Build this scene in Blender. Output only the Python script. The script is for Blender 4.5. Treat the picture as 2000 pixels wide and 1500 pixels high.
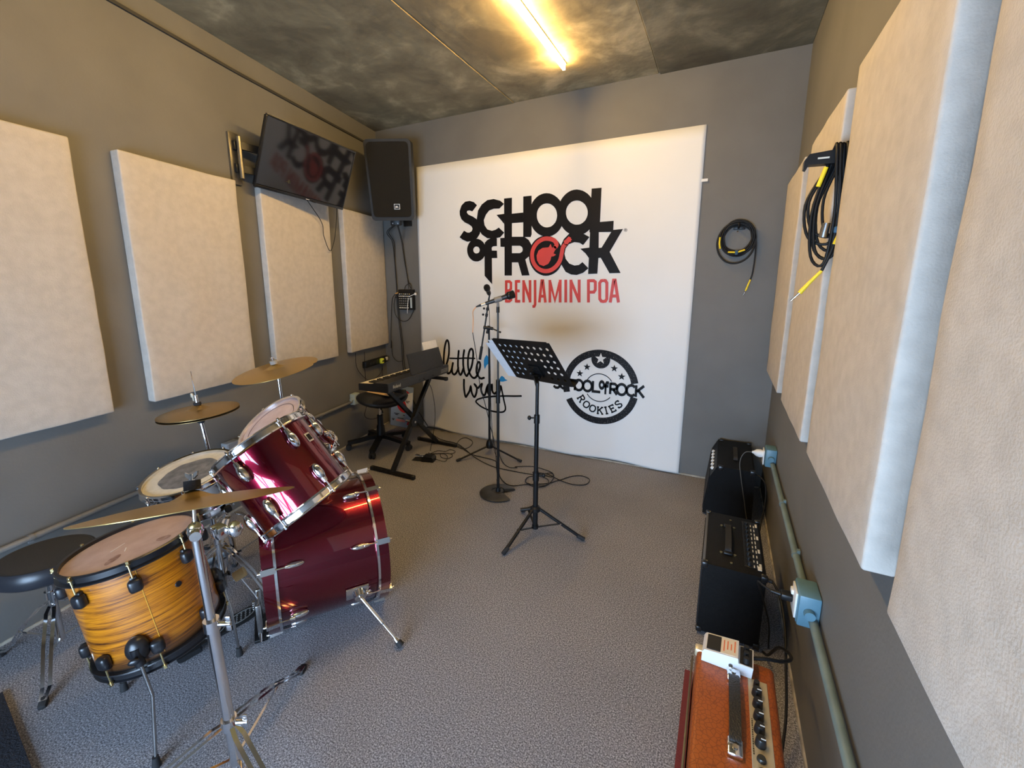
import bpy, bmesh, math, random
from mathutils import Vector, Matrix, noise
random.seed(11)
for _o in list(bpy.data.objects):
    bpy.data.objects.remove(_o, do_unlink=True)
SC = bpy.context.scene
COL = SC.collection
R_ = math.radians

# ------------------------------------------------------------------ camera
cam_d = bpy.data.cameras.new('camera')
cam = bpy.data.objects.new('camera', cam_d)
COL.objects.link(cam)
cam_d.sensor_fit = 'HORIZONTAL'
cam_d.sensor_width = 36.0
cam_d.lens = 857.9 / 2000 * 36.0
cam_d.shift_x = 0.01387
cam_d.shift_y = -0.01603
cam_d.clip_start = 0.02
_yaw, _pitch, _roll = -0.4718, 0.1893, -0.0013
_f = Vector((math.sin(_yaw) * math.cos(_pitch), math.cos(_yaw) * math.cos(_pitch), -math.sin(_pitch)))
_r0 = Vector((math.cos(_yaw), -math.sin(_yaw), 0))
_u0 = _r0.cross(_f)
_r = _r0 * math.cos(_roll) + _u0 * math.sin(_roll)
_u = _u0 * math.cos(_roll) - _r0 * math.sin(_roll)
cam.matrix_world = Matrix(((_r.x, _u.x, -_f.x, 0), (_r.y, _u.y, -_f.y, 0), (_r.z, _u.z, -_f.z, 1.45), (0, 0, 0, 1)))
SC.camera = cam

# ------------------------------------------------------------------ world, daylight at the window, exposure
wd = bpy.data.worlds.new('sky')
SC.world = wd
wd.use_nodes = True
_bg = wd.node_tree.nodes['Background']
_bg.inputs[0].default_value = (0.50, 0.70, 1.0, 1)
_bg.inputs[1].default_value = 2.0
_al = bpy.data.lights.new('daylight', 'AREA')
_al.shape = 'RECTANGLE'
_al.size, _al.size_y = 1.75, 1.34
_al.energy = 225
_al.color = (0.50, 0.71, 1.0)
_alo = bpy.data.objects.new('window_daylight', _al)
COL.objects.link(_alo)
_alo.location = (-0.60, -1.62, 0.70)
_alo.rotation_euler = (R_(90), 0, R_(0))          # faces +y, into the room
LED_STRENGTH = 126.0
SC.view_settings.view_transform = 'Standard'
SC.view_settings.look = 'None'
SC.view_settings.gamma = 1.0
SC.view_settings.use_curve_mapping = False
SC.view_settings.exposure = 0.1

# room measures (metres); left wall runs askew: x = LX + LK*y
LX, LK = -2.4258, -0.186
RX, DY, CH, FY = 0.343, 3.476, 2.869, -1.40
LN = Vector((1, -LK, 0)).normalized()              # left wall normal, into the room
LT = Vector((LK, 1, 0)).normalized()               # along the left wall, away from the window


def lw(y, off=0.0, z=0.0):
    """point on the left wall at depth y, off metres into the room"""
    return Vector((LX + LK * y, y, z)) + LN * off


# ------------------------------------------------------------------ materials
MATS = {}


def nd(nt, typ, **kw):
    n = nt.nodes.new(typ)
    for k, v in kw.items():
        if k.startswith('i_'):
            n.inputs[k[2:].replace('_', ' ')].default_value = v
        else:
            setattr(n, k, v)
    return n


def mat(name, col, rough=0.6, metal=0.0, coat=0.0, var=0.0, vscale=8.0, bump=0.0, bscale=60.0, col2=None,
        stretch=(1, 1, 1), detail=4.0, emit=None, spec=0.5, coords='Object', sheen=0.0, lo=0.35, hi=0.65):
    if name in MATS:
        return MATS[name]
    m = bpy.data.materials.new(name)
    m.use_nodes = True
    nt = m.node_tree
    b = nt.nodes['Principled BSDF']
    c = tuple(col) + (1,)
    b.inputs['Base Color'].default_value = c
    b.inputs['Roughness'].default_value = rough
    b.inputs['Metallic'].default_value = metal
    b.inputs['Coat Weight'].default_value = coat
    b.inputs['Coat Roughness'].default_value = 0.06
    b.inputs['Specular IOR Level'].default_value = spec
    if sheen:
        b.inputs['Sheen Weight'].default_value = sheen
    if emit:
        b.inputs['Emission Color'].default_value = tuple(emit[:3]) + (1,)
        b.inputs['Emission Strength'].default_value = emit[3]
    if var or bump or col2:
        tc = nd(nt, 'ShaderNodeTexCoord')
        mp = nd(nt, 'ShaderNodeMapping')
        mp.inputs['Scale'].default_value = stretch
        nt.links.new(tc.outputs[coords], mp.inputs['Vector'])
    if var or col2:
        n = nd(nt, 'ShaderNodeTexNoise', i_Scale=vscale, i_Detail=detail)
        nt.links.new(mp.outputs[0], n.inputs['Vector'])
        r = nd(nt, 'ShaderNodeValToRGB')
        r.color_ramp.elements[0].position = lo
        r.color_ramp.elements[1].position = hi
        k2 = col2 if col2 else tuple(min(1, x * (1 + var)) for x in col)
        k1 = col if col2 else tuple(x * (1 - var) for x in col)
        r.color_ramp.elements[0].color = tuple(k1) + (1,)
        r.color_ramp.elements[1].color = tuple(k2) + (1,)
        nt.links.new(n.outputs['Fac'], r.inputs[0])
        nt.links.new(r.outputs[0], b.inputs['Base Color'])
    if bump:
        n2 = nd(nt, 'ShaderNodeTexNoise', i_Scale=bscale, i_Detail=3.0)
        nt.links.new(mp.outputs[0], n2.inputs['Vector'])
        bp = nd(nt, 'ShaderNodeBump', i_Strength=bump, i_Distance=0.01)
        nt.links.new(n2.outputs['Fac'], bp.inputs['Height'])
        nt.links.new(bp.outputs[0], b.inputs['Normal'])
    MATS[name] = m
    return m


WALL = mat('grey wall paint', (0.152, 0.147, 0.136), 0.62, var=0.06, vscale=3, bump=0.05, bscale=90, spec=0.35)
BLACK = mat('black plastic', (0.007, 0.007, 0.0075), 0.42, var=0.2, vscale=30, spec=0.35)
BLACKM = mat('black enamelled metal', (0.008, 0.008, 0.0085), 0.35, var=0.2, vscale=20, spec=0.35)
RUBBER = mat('black rubber', (0.014, 0.014, 0.015), 0.75, bump=0.1, bscale=200)
CHROME = mat('chrome', (0.78, 0.78, 0.79), 0.10, 1.0, var=0.04, vscale=14)
STEEL = mat('worn steel', (0.42, 0.41, 0.40), 0.27, 1.0, var=0.15, vscale=25)
BRASSY = mat('brass screw', (0.62, 0.50, 0.25), 0.3, 1.0, var=0.1)
CABLE = mat('black cable jacket', (0.008, 0.008, 0.0085), 0.5, var=0.2, vscale=40, spec=0.3)
YELLOW = mat('yellow sleeve', (0.85, 0.62, 0.02), 0.45, var=0.06, vscale=30)
WHITEP = mat('white plastic', (0.78, 0.77, 0.74), 0.4, var=0.03, vscale=20)
PAPER = mat('white paper', (0.80, 0.80, 0.82), 0.8, var=0.03, vscale=30)
FABRIC = mat('beige felt', (0.50, 0.455, 0.40), 0.95, var=0.06, vscale=26, bump=0.16, bscale=230, spec=0.1, detail=8)
TOLEX = mat('black tolex', (0.0035, 0.0035, 0.0038), 0.5, bump=0.4, bscale=420, spec=0.2)
CONDUIT_G = mat('green grey pipe paint', (0.15, 0.21, 0.21), 0.42, var=0.12, vscale=12)
BOXBLUE = mat('blue box paint', (0.10, 0.21, 0.27), 0.42, var=0.10, vscale=12)
CONDUIT_W = mat('grey pipe paint', (0.19, 0.185, 0.175), 0.5, var=0.08, vscale=12)


def wine():
    m = bpy.data.materials.new('wine red lacquer')
    m.use_nodes = True
    nt = m.node_tree
    b = nt.nodes['Principled BSDF']
    tc = nd(nt, 'ShaderNodeTexCoord')
    n = nd(nt, 'ShaderNodeTexNoise', i_Scale=900.0, i_Detail=1.0)
    nt.links.new(tc.outputs['Object'], n.inputs['Vector'])
    r = nd(nt, 'ShaderNodeValToRGB')
    r.color_ramp.elements[0].color = (0.105, 0.0014, 0.010, 1)
    r.color_ramp.elements[1].color = (0.20, 0.0035, 0.020, 1)
    nt.links.new(n.outputs['Fac'], r.inputs[0])
    nt.links.new(r.outputs[0], b.inputs['Base Color'])
    b.inputs['Metallic'].default_value = 0.92
    b.inputs['Roughness'].default_value = 0.24
    b.inputs['Coat Weight'].default_value = 1.0
    b.inputs['Coat Roughness'].default_value = 0.03
    return m


def amber():
    m = bpy.data.materials.new('amber streaked wood veneer')
    m.use_nodes = True
    nt = m.node_tree
    b = nt.nodes['Principled BSDF']
    tc = nd(nt, 'ShaderNodeTexCoord')
    mp = nd(nt, 'ShaderNodeMapping')
    mp.inputs['Scale'].default_value = (2.2, 2.2, 75)
    mp.inputs['Rotation'].default_value = (0.03, 0.02, 0)
    nt.links.new(tc.outputs['Object'], mp.inputs['Vector'])
    n = nd(nt, 'ShaderNodeTexNoise', i_Scale=2.0, i_Detail=7.0, i_Roughness=0.72)
    n.inputs['Distortion'].default_value = 0.5
    nt.links.new(mp.outputs[0], n.inputs['Vector'])
    r = nd(nt, 'ShaderNodeValToRGB')
    e = r.color_ramp.elements
    e[0].position, e[0].color = 0.36, (0.055, 0.014, 0.002, 1)
    e[1].position, e[1].color = 0.60, (0.56, 0.19, 0.006, 1)
    x = e.new(0.47)
    x.color = (0.33, 0.10, 0.004, 1)
    nt.links.new(n.outputs['Fac'], r.inputs[0])
    # black round the lower shell edge: shade put into the colour
    sp = nd(nt, 'ShaderNodeSeparateXYZ')
    nt.links.new(tc.outputs['Object'], sp.inputs[0])
    mr = nd(nt, 'ShaderNodeMapRange')
    mr.inputs['From Min'].default_value = -0.325
    mr.inputs['From Max'].default_value = -0.262
    nt.links.new(sp.outputs['Z'], mr.inputs['Value'])
    mx = nd(nt, 'ShaderNodeMix', data_type='RGBA')
    mx.inputs[6].default_value = (0.006, 0.005, 0.005, 1)
    nt.links.new(mr.outputs[0], mx.inputs[0])
    nt.links.new(r.outputs[0], mx.inputs[7])
    nt.links.new(mx.outputs[2], b.inputs['Base Color'])
    b.inputs['Roughness'].default_value = 0.30
    b.inputs['Coat Weight'].default_value = 0.6
    b.inputs['Coat Roughness'].default_value = 0.08
    return m


def bronze(name, c1, c2, rough=0.34):
    m = bpy.data.materials.new(name)
    m.use_nodes = True
    nt = m.node_tree
    b = nt.nodes['Principled BSDF']
    tc = nd(nt, 'ShaderNodeTexCoord')
    sp = nd(nt, 'ShaderNodeSeparateXYZ')
    nt.links.new(tc.outputs['Object'], sp.inputs[0])
    cb = nd(nt, 'ShaderNodeCombineXYZ')
    nt.links.new(sp.outputs['X'], cb.inputs[0])
    nt.links.new(sp.outputs['Y'], cb.inputs[1])
    ln = nd(nt, 'ShaderNodeVectorMath', operation='LENGTH')
    nt.links.new(cb.outputs[0], ln.inputs[0])
    n = nd(nt, 'ShaderNodeTexNoise', noise_dimensions='1D', i_Scale=420.0, i_Detail=2.0)
    nt.links.new(ln.outputs['Value'], n.inputs['W'])
    r = nd(nt, 'ShaderNodeValToRGB')
    r.color_ramp.elements[0].color = tuple(c1) + (1,)
    r.color_ramp.elements[1].color = tuple(c2) + (1,)
    nt.links.new(n.outputs['Fac'], r.inputs[0])
    nt.links.new(r.outputs[0], b.inputs['Base Color'])
    bp = nd(nt, 'ShaderNodeBump', i_Strength=0.12, i_Distance=0.002)
    nt.links.new(n.outputs['Fac'], bp.inputs['Height'])
    nt.links.new(bp.outputs[0], b.inputs['Normal'])
    b.inputs['Metallic'].default_value = 0.9
    b.inputs['Roughness'].default_value = rough
    return m


def carpet():
    m = bpy.data.materials.new('grey loop carpet')
    m.use_nodes = True
    nt = m.node_tree
    b = nt.nodes['Principled BSDF']
    tc = nd(nt, 'ShaderNodeTexCoord')
    n = nd(nt, 'ShaderNodeTexNoise', i_Scale=210.0, i_Detail=3.0, i_Roughness=0.6)
    nt.links.new(tc.outputs['Object'], n.inputs['Vector'])
    r = nd(nt, 'ShaderNodeValToRGB')
    e = r.color_ramp.elements
    e[0].position, e[0].color = 0.37, (0.095, 0.094, 0.104, 1)
    e[1].position, e[1].color = 0.70, (0.58, 0.58, 0.62, 1)
    x = e.new(0.52)
    x.color = (0.265, 0.263, 0.285, 1)
    nt.links.new(n.outputs['Fac'], r.inputs[0])
    n2 = nd(nt, 'ShaderNodeTexNoise', i_Scale=1.6, i_Detail=4.0)
    nt.links.new(tc.outputs['Object'], n2.inputs['Vector'])
    mx = nd(nt, 'ShaderNodeMix', data_type='RGBA', blend_type='MULTIPLY')
    mx.inputs[0].default_value = 0.5
    nt.links.new(r.outputs[0], mx.inputs[6])
    r2 = nd(nt, 'ShaderNodeValToRGB')
    r2.color_ramp.elements[0].position, r2.color_ramp.elements[0].color = 0.3, (0.75, 0.75, 0.75, 1)
    r2.color_ramp.elements[1].position, r2.color_ramp.elements[1].color = 0.7, (1.1, 1.08, 1.05, 1)
    nt.links.new(n2.outputs['Fac'], r2.inputs[0])
    nt.links.new(r2.outputs[0], mx.inputs[7])
    nt.links.new(mx.outputs[2], b.inputs['Base Color'])
    bp = nd(nt, 'ShaderNodeBump', i_Strength=0.22, i_Distance=0.004)
    nt.links.new(n.outputs['Fac'], bp.inputs['Height'])
    nt.links.new(bp.outputs[0], b.inputs['Normal'])
    b.inputs['Roughness'].default_value = 0.95
    b.inputs['Specular IOR Level'].default_value = 0.15
    return m


def concrete(k=1.0, nm='raw concrete'):
    m = bpy.data.materials.new(nm)
    m.use_nodes = True
    nt = m.node_tree
    b = nt.nodes['Principled BSDF']
    tc = nd(nt, 'ShaderNodeTexCoord')
    n = nd(nt, 'ShaderNodeTexNoise', i_Scale=2.6, i_Detail=9.0, i_Roughness=0.62)
    n.inputs['Distortion'].default_value = 0.4
    nt.links.new(tc.outputs['Object'], n.inputs['Vector'])
    r = nd(nt, 'ShaderNodeValToRGB')
    e = r.color_ramp.elements
    e[0].position, e[0].color = 0.38, (0.199 * k, 0.157 * k, 0.092 * k, 1)
    e[1].position, e[1].color = 0.68, (0.563 * k, 0.454 * k, 0.270 * k, 1)
    x = e.new(0.54)
    x.color = (0.310 * k, 0.251 * k, 0.146 * k, 1)
    nt.links.new(n.outputs['Fac'], r.inputs[0])
    nt.links.new(r.outputs[0], b.inputs['Base Color'])
    n2 = nd(nt, 'ShaderNodeTexNoise', i_Scale=14.0, i_Detail=6.0)
    nt.links.new(tc.outputs['Object'], n2.inputs['Vector'])
    bp = nd(nt, 'ShaderNodeBump', i_Strength=0.35, i_Distance=0.01)
    nt.links.new(n2.outputs['Fac'], bp.inputs['Height'])
    nt.links.new(bp.outputs[0], b.inputs['Normal'])
    b.inputs['Roughness'].default_value = 0.75
    return m


def croc():
    m = bpy.data.materials.new('orange crocodile vinyl')
    m.use_nodes = True
    nt = m.node_tree
    b = nt.nodes['Principled BSDF']
    tc = nd(nt, 'ShaderNodeTexCoord')
    v = nd(nt, 'ShaderNodeTexVoronoi', feature='DISTANCE_TO_EDGE', i_Scale=85.0)
    nt.links.new(tc.outputs['Object'], v.inputs['Vector'])
    r = nd(nt, 'ShaderNodeValToRGB')
    r.color_ramp.elements[0].position, r.color_ramp.elements[0].color = 0.0, (0.20, 0.045, 0.008, 1)
    r.color_ramp.elements[1].position, r.color_ramp.elements[1].color = 0.10, (0.36, 0.085, 0.012, 1)
    nt.links.new(v.outputs['Distance'], r.inputs[0])
    nt.links.new(r.outputs[0], b.inputs['Base Color'])
    bp = nd(nt, 'ShaderNodeBump', i_Strength=0.35, i_Distance=0.002)
    nt.links.new(r.outputs[0], bp.inputs['Height'])
    nt.links.new(bp.outputs[0], b.inputs['Normal'])
    b.inputs['Roughness'].default_value = 0.38
    return m


def glass():
    m = bpy.data.materials.new('window glass')
    m.use_nodes = True
    nt = m.node_tree
    nt.nodes.remove(nt.nodes['Principled BSDF'])
    a = nd(nt, 'ShaderNodeBsdfTransparent')
    g = nd(nt, 'ShaderNodeBsdfGlossy')
    g.inputs['Roughness'].default_value = 0.02
    mx = nd(nt, 'ShaderNodeMixShader')
    mx.inputs[0].default_value = 0.06
    nt.links.new(a.outputs[0], mx.inputs[1])
    nt.links.new(g.outputs[0], mx.inputs[2])
    nt.links.new(mx.outputs[0], nt.nodes['Material Output'].inputs['Surface'])
    return m


WINE, AMBER, CARPET, CONCRETE, CROC, GLASS = wine(), amber(), carpet(), concrete(), croc(), glass()
CONCRETE_D = concrete(0.62, 'darker raw concrete')
BRONZE = bronze('bronze cymbal', (0.40, 0.27, 0.085), (0.60, 0.42, 0.16), 0.36)
BRONZE_DK = bronze('aged bronze cymbal', (0.28, 0.19, 0.075), (0.42, 0.29, 0.12), 0.40)

# ------------------------------------------------------------------ mesh helpers
WM = {}                                            # world matrix of every object built


def frame(o, z, hint=(0, 0, 1)):
    z = Vector(z).normalized()
    x = Vector(hint)
    x = (x - z * x.dot(z))
    if x.length < 1e-5:
        x = Vector((1, 0, 0)) - z * z.x
    x.normalize()
    y = z.cross(x)
    o = Vector(o)
    return Matrix(((x.x, y.x, z.x, o.x), (x.y, y.y, z.y, o.y), (x.z, y.z, z.z, o.z), (0, 0, 0, 1)))


def axes(o, x, y, z):
    x, y, z, o = Vector(x).normalized(), Vector(y).normalized(), Vector(z).normalized(), Vector(o)
    return Matrix(((x.x, y.x, z.x, o.x), (x.y, y.y, z.y, o.y), (x.z, y.z, z.z, o.z), (0, 0, 0, 1)))


I4 = Matrix.Identity(4)
T_ = Matrix.Translation


def rz(a):
    return Matrix.Rotation(a, 4, 'Z')


def crom(pts, n=6, closed=False):
    pts = [Vector(p) for p in pts]
    out = []
    N = len(pts)
    rng = N if closed else N - 1
    for i in range(rng):
        if closed:
            a, b, c, d = pts[i - 1], pts[i], pts[(i + 1) % N], pts[(i + 2) % N]
        else:
            b, c = pts[i], pts[i + 1]
            a = pts[i - 1] if i > 0 else b * 2 - c
            d = pts[i + 2] if i + 2 < N else c * 2 - b
        for k in range(n):
            t = k / n
            out.append(0.5 * ((2 * b) + (c - a) * t + (2 * a - 5 * b + 4 * c - d) * t * t + (3 * b - a - 3 * c + d) * t ** 3))
    if not closed:
        out.append(pts[-1])
    return out


class MB:
    def __init__(s):
        s.bm = bmesh.new()

    def vf(s, vs, fs, M=I4):
        v = [s.bm.verts.new(M @ Vector(p)) for p in vs]
        for f in fs:
            try:
                s.bm.faces.new([v[i] for i in f])
            except ValueError:
                pass
        return s

    def box(s, c, size, M=I4, bev=0.0, seg=2):
        t = bmesh.new()
        bmesh.ops.create_cube(t, size=1)
        for v in t.verts:
            v.co = Vector((v.co.x * size[0], v.co.y * size[1], v.co.z * size[2]))
        if bev > 0:
            bmesh.ops.bevel(t, geom=list(t.edges), offset=min(bev, min(size) * 0.45), segments=seg, affect='EDGES', profile=0.5)
        return s.merge(t, M @ T_(Vector(c)))

    def merge(s, t, M=I4):
        t.verts.index_update()
        vs = [s.bm.verts.new(M @ v.co) for v in t.verts]
        for f in t.faces:
            try:
                s.bm.faces.new([vs[v.index] for v in f.verts])
            except ValueError:
                pass
        t.free()
        return s

    def cyl(s, p0, p1, r0, r1=None, seg=12, M=I4):
        p0, p1 = Vector(p0), Vector(p1)
        r1 = r0 if r1 is None else r1
        L = (p1 - p0).length
        return s.lathe([(0, 0), (r0, 0), (r1, L), (0, L)], seg, M @ frame(p0, p1 - p0))

    def lathe(s, prof, seg=24, M=I4, closed=False, a0=0.0, a1=2 * math.pi):
        full = abs(a1 - a0) > 6.28
        n = seg if full else seg + 1
        rings = []
        for (r, z) in prof:
            if r < 1e-7:
                rings.append([s.bm.verts.new(M @ Vector((0, 0, z)))])
            else:
                rings.append([s.bm.verts.new(M @ Vector((r * math.cos(a0 + (a1 - a0) * i / seg), r * math.sin(a0 + (a1 - a0) * i / seg), z))) for i in range(n)])
        P = list(range(len(rings)))
        pairs = [(P[i], P[i + 1]) for i in range(len(P) - 1)] + ([(P[-1], P[0])] if closed else [])
        for a, b in pairs:
            A, B = rings[a], rings[b]
            for i in range(seg):
                j = (i + 1) % n if full else i + 1
                try:
                    if len(A) == 1 and len(B) == 1:
                        continue
                    if len(A) == 1:
                        s.bm.faces.new((A[0], B[j], B[i]))
                    elif len(B) == 1:
                        s.bm.faces.new((A[i], A[j], B[0]))
                    else:
                        s.bm.faces.new((A[i], A[j], B[j], B[i]))
                except ValueError:
                    pass
        if not full and closed:
            for k in (0, seg):
                try:
                    s.bm.faces.new([rings[a][k] for a in P])
                except ValueError:
                    pass
        return s

    def ball(s, c, rad, M=I4, seg=12, rings=8):
        if not hasattr(rad, '__len__'):
            rad = (rad, rad, rad)
        prof = [(math.sin(math.pi * i / rings), -math.cos(math.pi * i / rings)) for i in range(rings + 1)]
        prof[0], prof[-1] = (0, -1), (0, 1)
        return s.lathe(prof, seg, M @ T_(Vector(c)) @ Matrix.Diagonal((rad[0], rad[1], rad[2], 1)))

    def tube(s, pts, r, seg=8, closed=False, M=I4, cap=True):
        pts = [M @ Vector(p) for p in pts]
        N = len(pts)
        up = None
        rings = []
        for i in range(N):
            if closed:
                t = pts[(i + 1) % N] - pts[i - 1]
            else:
                t = pts[min(i + 1, N - 1)] - pts[max(i - 1, 0)]
            if t.length < 1e-9:
                t = Vector((0, 0, 1))
            t.normalize()
            if up is None:
                up = Vector((0, 0, 1)) if abs(t.z) < 0.9 else Vector((1, 0, 0))
            up = up - t * up.dot(t)
            if up.length < 1e-6:
                up = t.orthogonal()
            up.normalize()
            sd = t.cross(up)
            rr = r[i] if hasattr(r, '__len__') else r
            rings.append([s.bm.verts.new(pts[i] + up * (rr * math.cos(2 * math.pi * k / seg)) + sd * (rr * math.sin(2 * math.pi * k / seg))) for k in range(seg)])
        for i in range(N if closed else N - 1):
            A, B = rings[i], rings[(i + 1) % N]
            for k in range(seg):
                s.bm.faces.new((A[k], A[(k + 1) % seg], B[(k + 1) % seg], B[k]))
        if cap and not closed:
            s.bm.faces.new(list(reversed(rings[0])))
            s.bm.faces.new(rings[-1])
        return s

    def bar(s, pts, w, t, M=I4, side=(0, 0, 1)):
        """flat strap of width w and thickness t along a polyline"""
        pts = [M @ Vector(p) for p in pts]
        sd0 = (M.to_3x3() @ Vector(side))
        rings = []
        for i in range(len(pts)):
            tg = (pts[min(i + 1, len(pts) - 1)] - pts[max(i - 1, 0)]).normalized()
            a = (sd0 - tg * sd0.dot(tg)).normalized()
            b = tg.cross(a)
            rings.append([s.bm.verts.new(pts[i] + a * (w / 2 * x) + b * (t / 2 * y)) for x, y in ((1, 1), (-1, 1), (-1, -1), (1, -1))])
        for A, B in zip(rings, rings[1:]):
            for k in range(4):
                s.bm.faces.new((A[k], A[(k + 1) % 4], B[(k + 1) % 4], B[k]))
        s.bm.faces.new(list(reversed(rings[0])))
        s.bm.faces.new(rings[-1])
        return s

    def ext(s, poly, t, M=I4, z0=0.0):
        n = len(poly)
        a = [s.bm.verts.new(M @ Vector((p[0], p[1], z0))) for p in poly]
        b = [s.bm.verts.new(M @ Vector((p[0], p[1], z0 + t))) for p in poly]
        s.bm.faces.new(list(reversed(a)))
        s.bm.faces.new(b)
        for i in range(n):
            j = (i + 1) % n
            s.bm.faces.new((a[i], a[j], b[j], b[i]))
        return s

    def build(s, name, m, parent=None, M=None, smooth=True, angle=38, loc=None):
        local = M is not None
        if M is None:
            M = WM[parent] if parent is not None else T_(Vector(loc if loc is not None else (0, 0, 0)))
        if not local:
            bmesh.ops.transform(s.bm, matrix=M.inverted(), verts=s.bm.verts)
        bmesh.ops.recalc_face_normals(s.bm, faces=s.bm.faces)
        me = bpy.data.meshes.new(name)
        s.bm.to_mesh(me)
        s.bm.free()
        me.materials.append(m)
        if smooth:
            me.shade_smooth()
            me.set_sharp_from_angle(angle=R_(angle))
        o = bpy.data.objects.new(name, me)
        COL.objects.link(o)
        put(o, parent, M)
        return o


def put(o, parent, M):
    WM[o] = M.copy()
    if parent is not None:
        o.parent = parent
        o.matrix_basis = WM[parent].inverted() @ M
    else:
        o.matrix_basis = M
    return o


def inst(src, parent, M, name=None):
    o = src.copy()
    COL.objects.link(o)
    return put(o, parent, M)


def tag(o, label, cat, group=None):
    o['label'] = label
    o['category'] = cat
    if group:
        o['group'] = group
    return o


def thing(name, label, cat, loc, group=None):
    o = bpy.data.objects.new(name, None)
    o.empty_display_size = 0.05
    COL.objects.link(o)
    put(o, None, T_(Vector(loc)))
    return tag(o, label, cat, group)


def struct(o):
    o['kind'] = 'structure'
    return o


def text_mesh(txt, size, bold=0.0):
    cu = bpy.data.curves.new('txt', 'FONT')
    cu.body = txt
    cu.size = size
    cu.offset = bold
    cu.align_x, cu.align_y = 'CENTER', 'CENTER'
    o = bpy.data.objects.new('txt', cu)
    COL.objects.link(o)
    dg = bpy.context.evaluated_depsgraph_get()
    me = bpy.data.meshes.new_from_object(o.evaluated_get(dg))
    bm = bmesh.new()
    bm.from_mesh(me)
    bpy.data.objects.remove(o, do_unlink=True)
    bpy.data.meshes.remove(me)
    bpy.data.curves.remove(cu)
    return bm


def cable(name, label, pts, r=0.003, m=None, n=6, loc=None, group=None, cat='cable', seg=6):
    pts = [Vector(p) for p in pts]
    P = crom(pts, n)
    o = MB().tube(P, r, seg).build(name, m or CABLE, loc=loc or pts[0], smooth=True, angle=80)
    return tag(o, label, cat, group)

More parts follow.
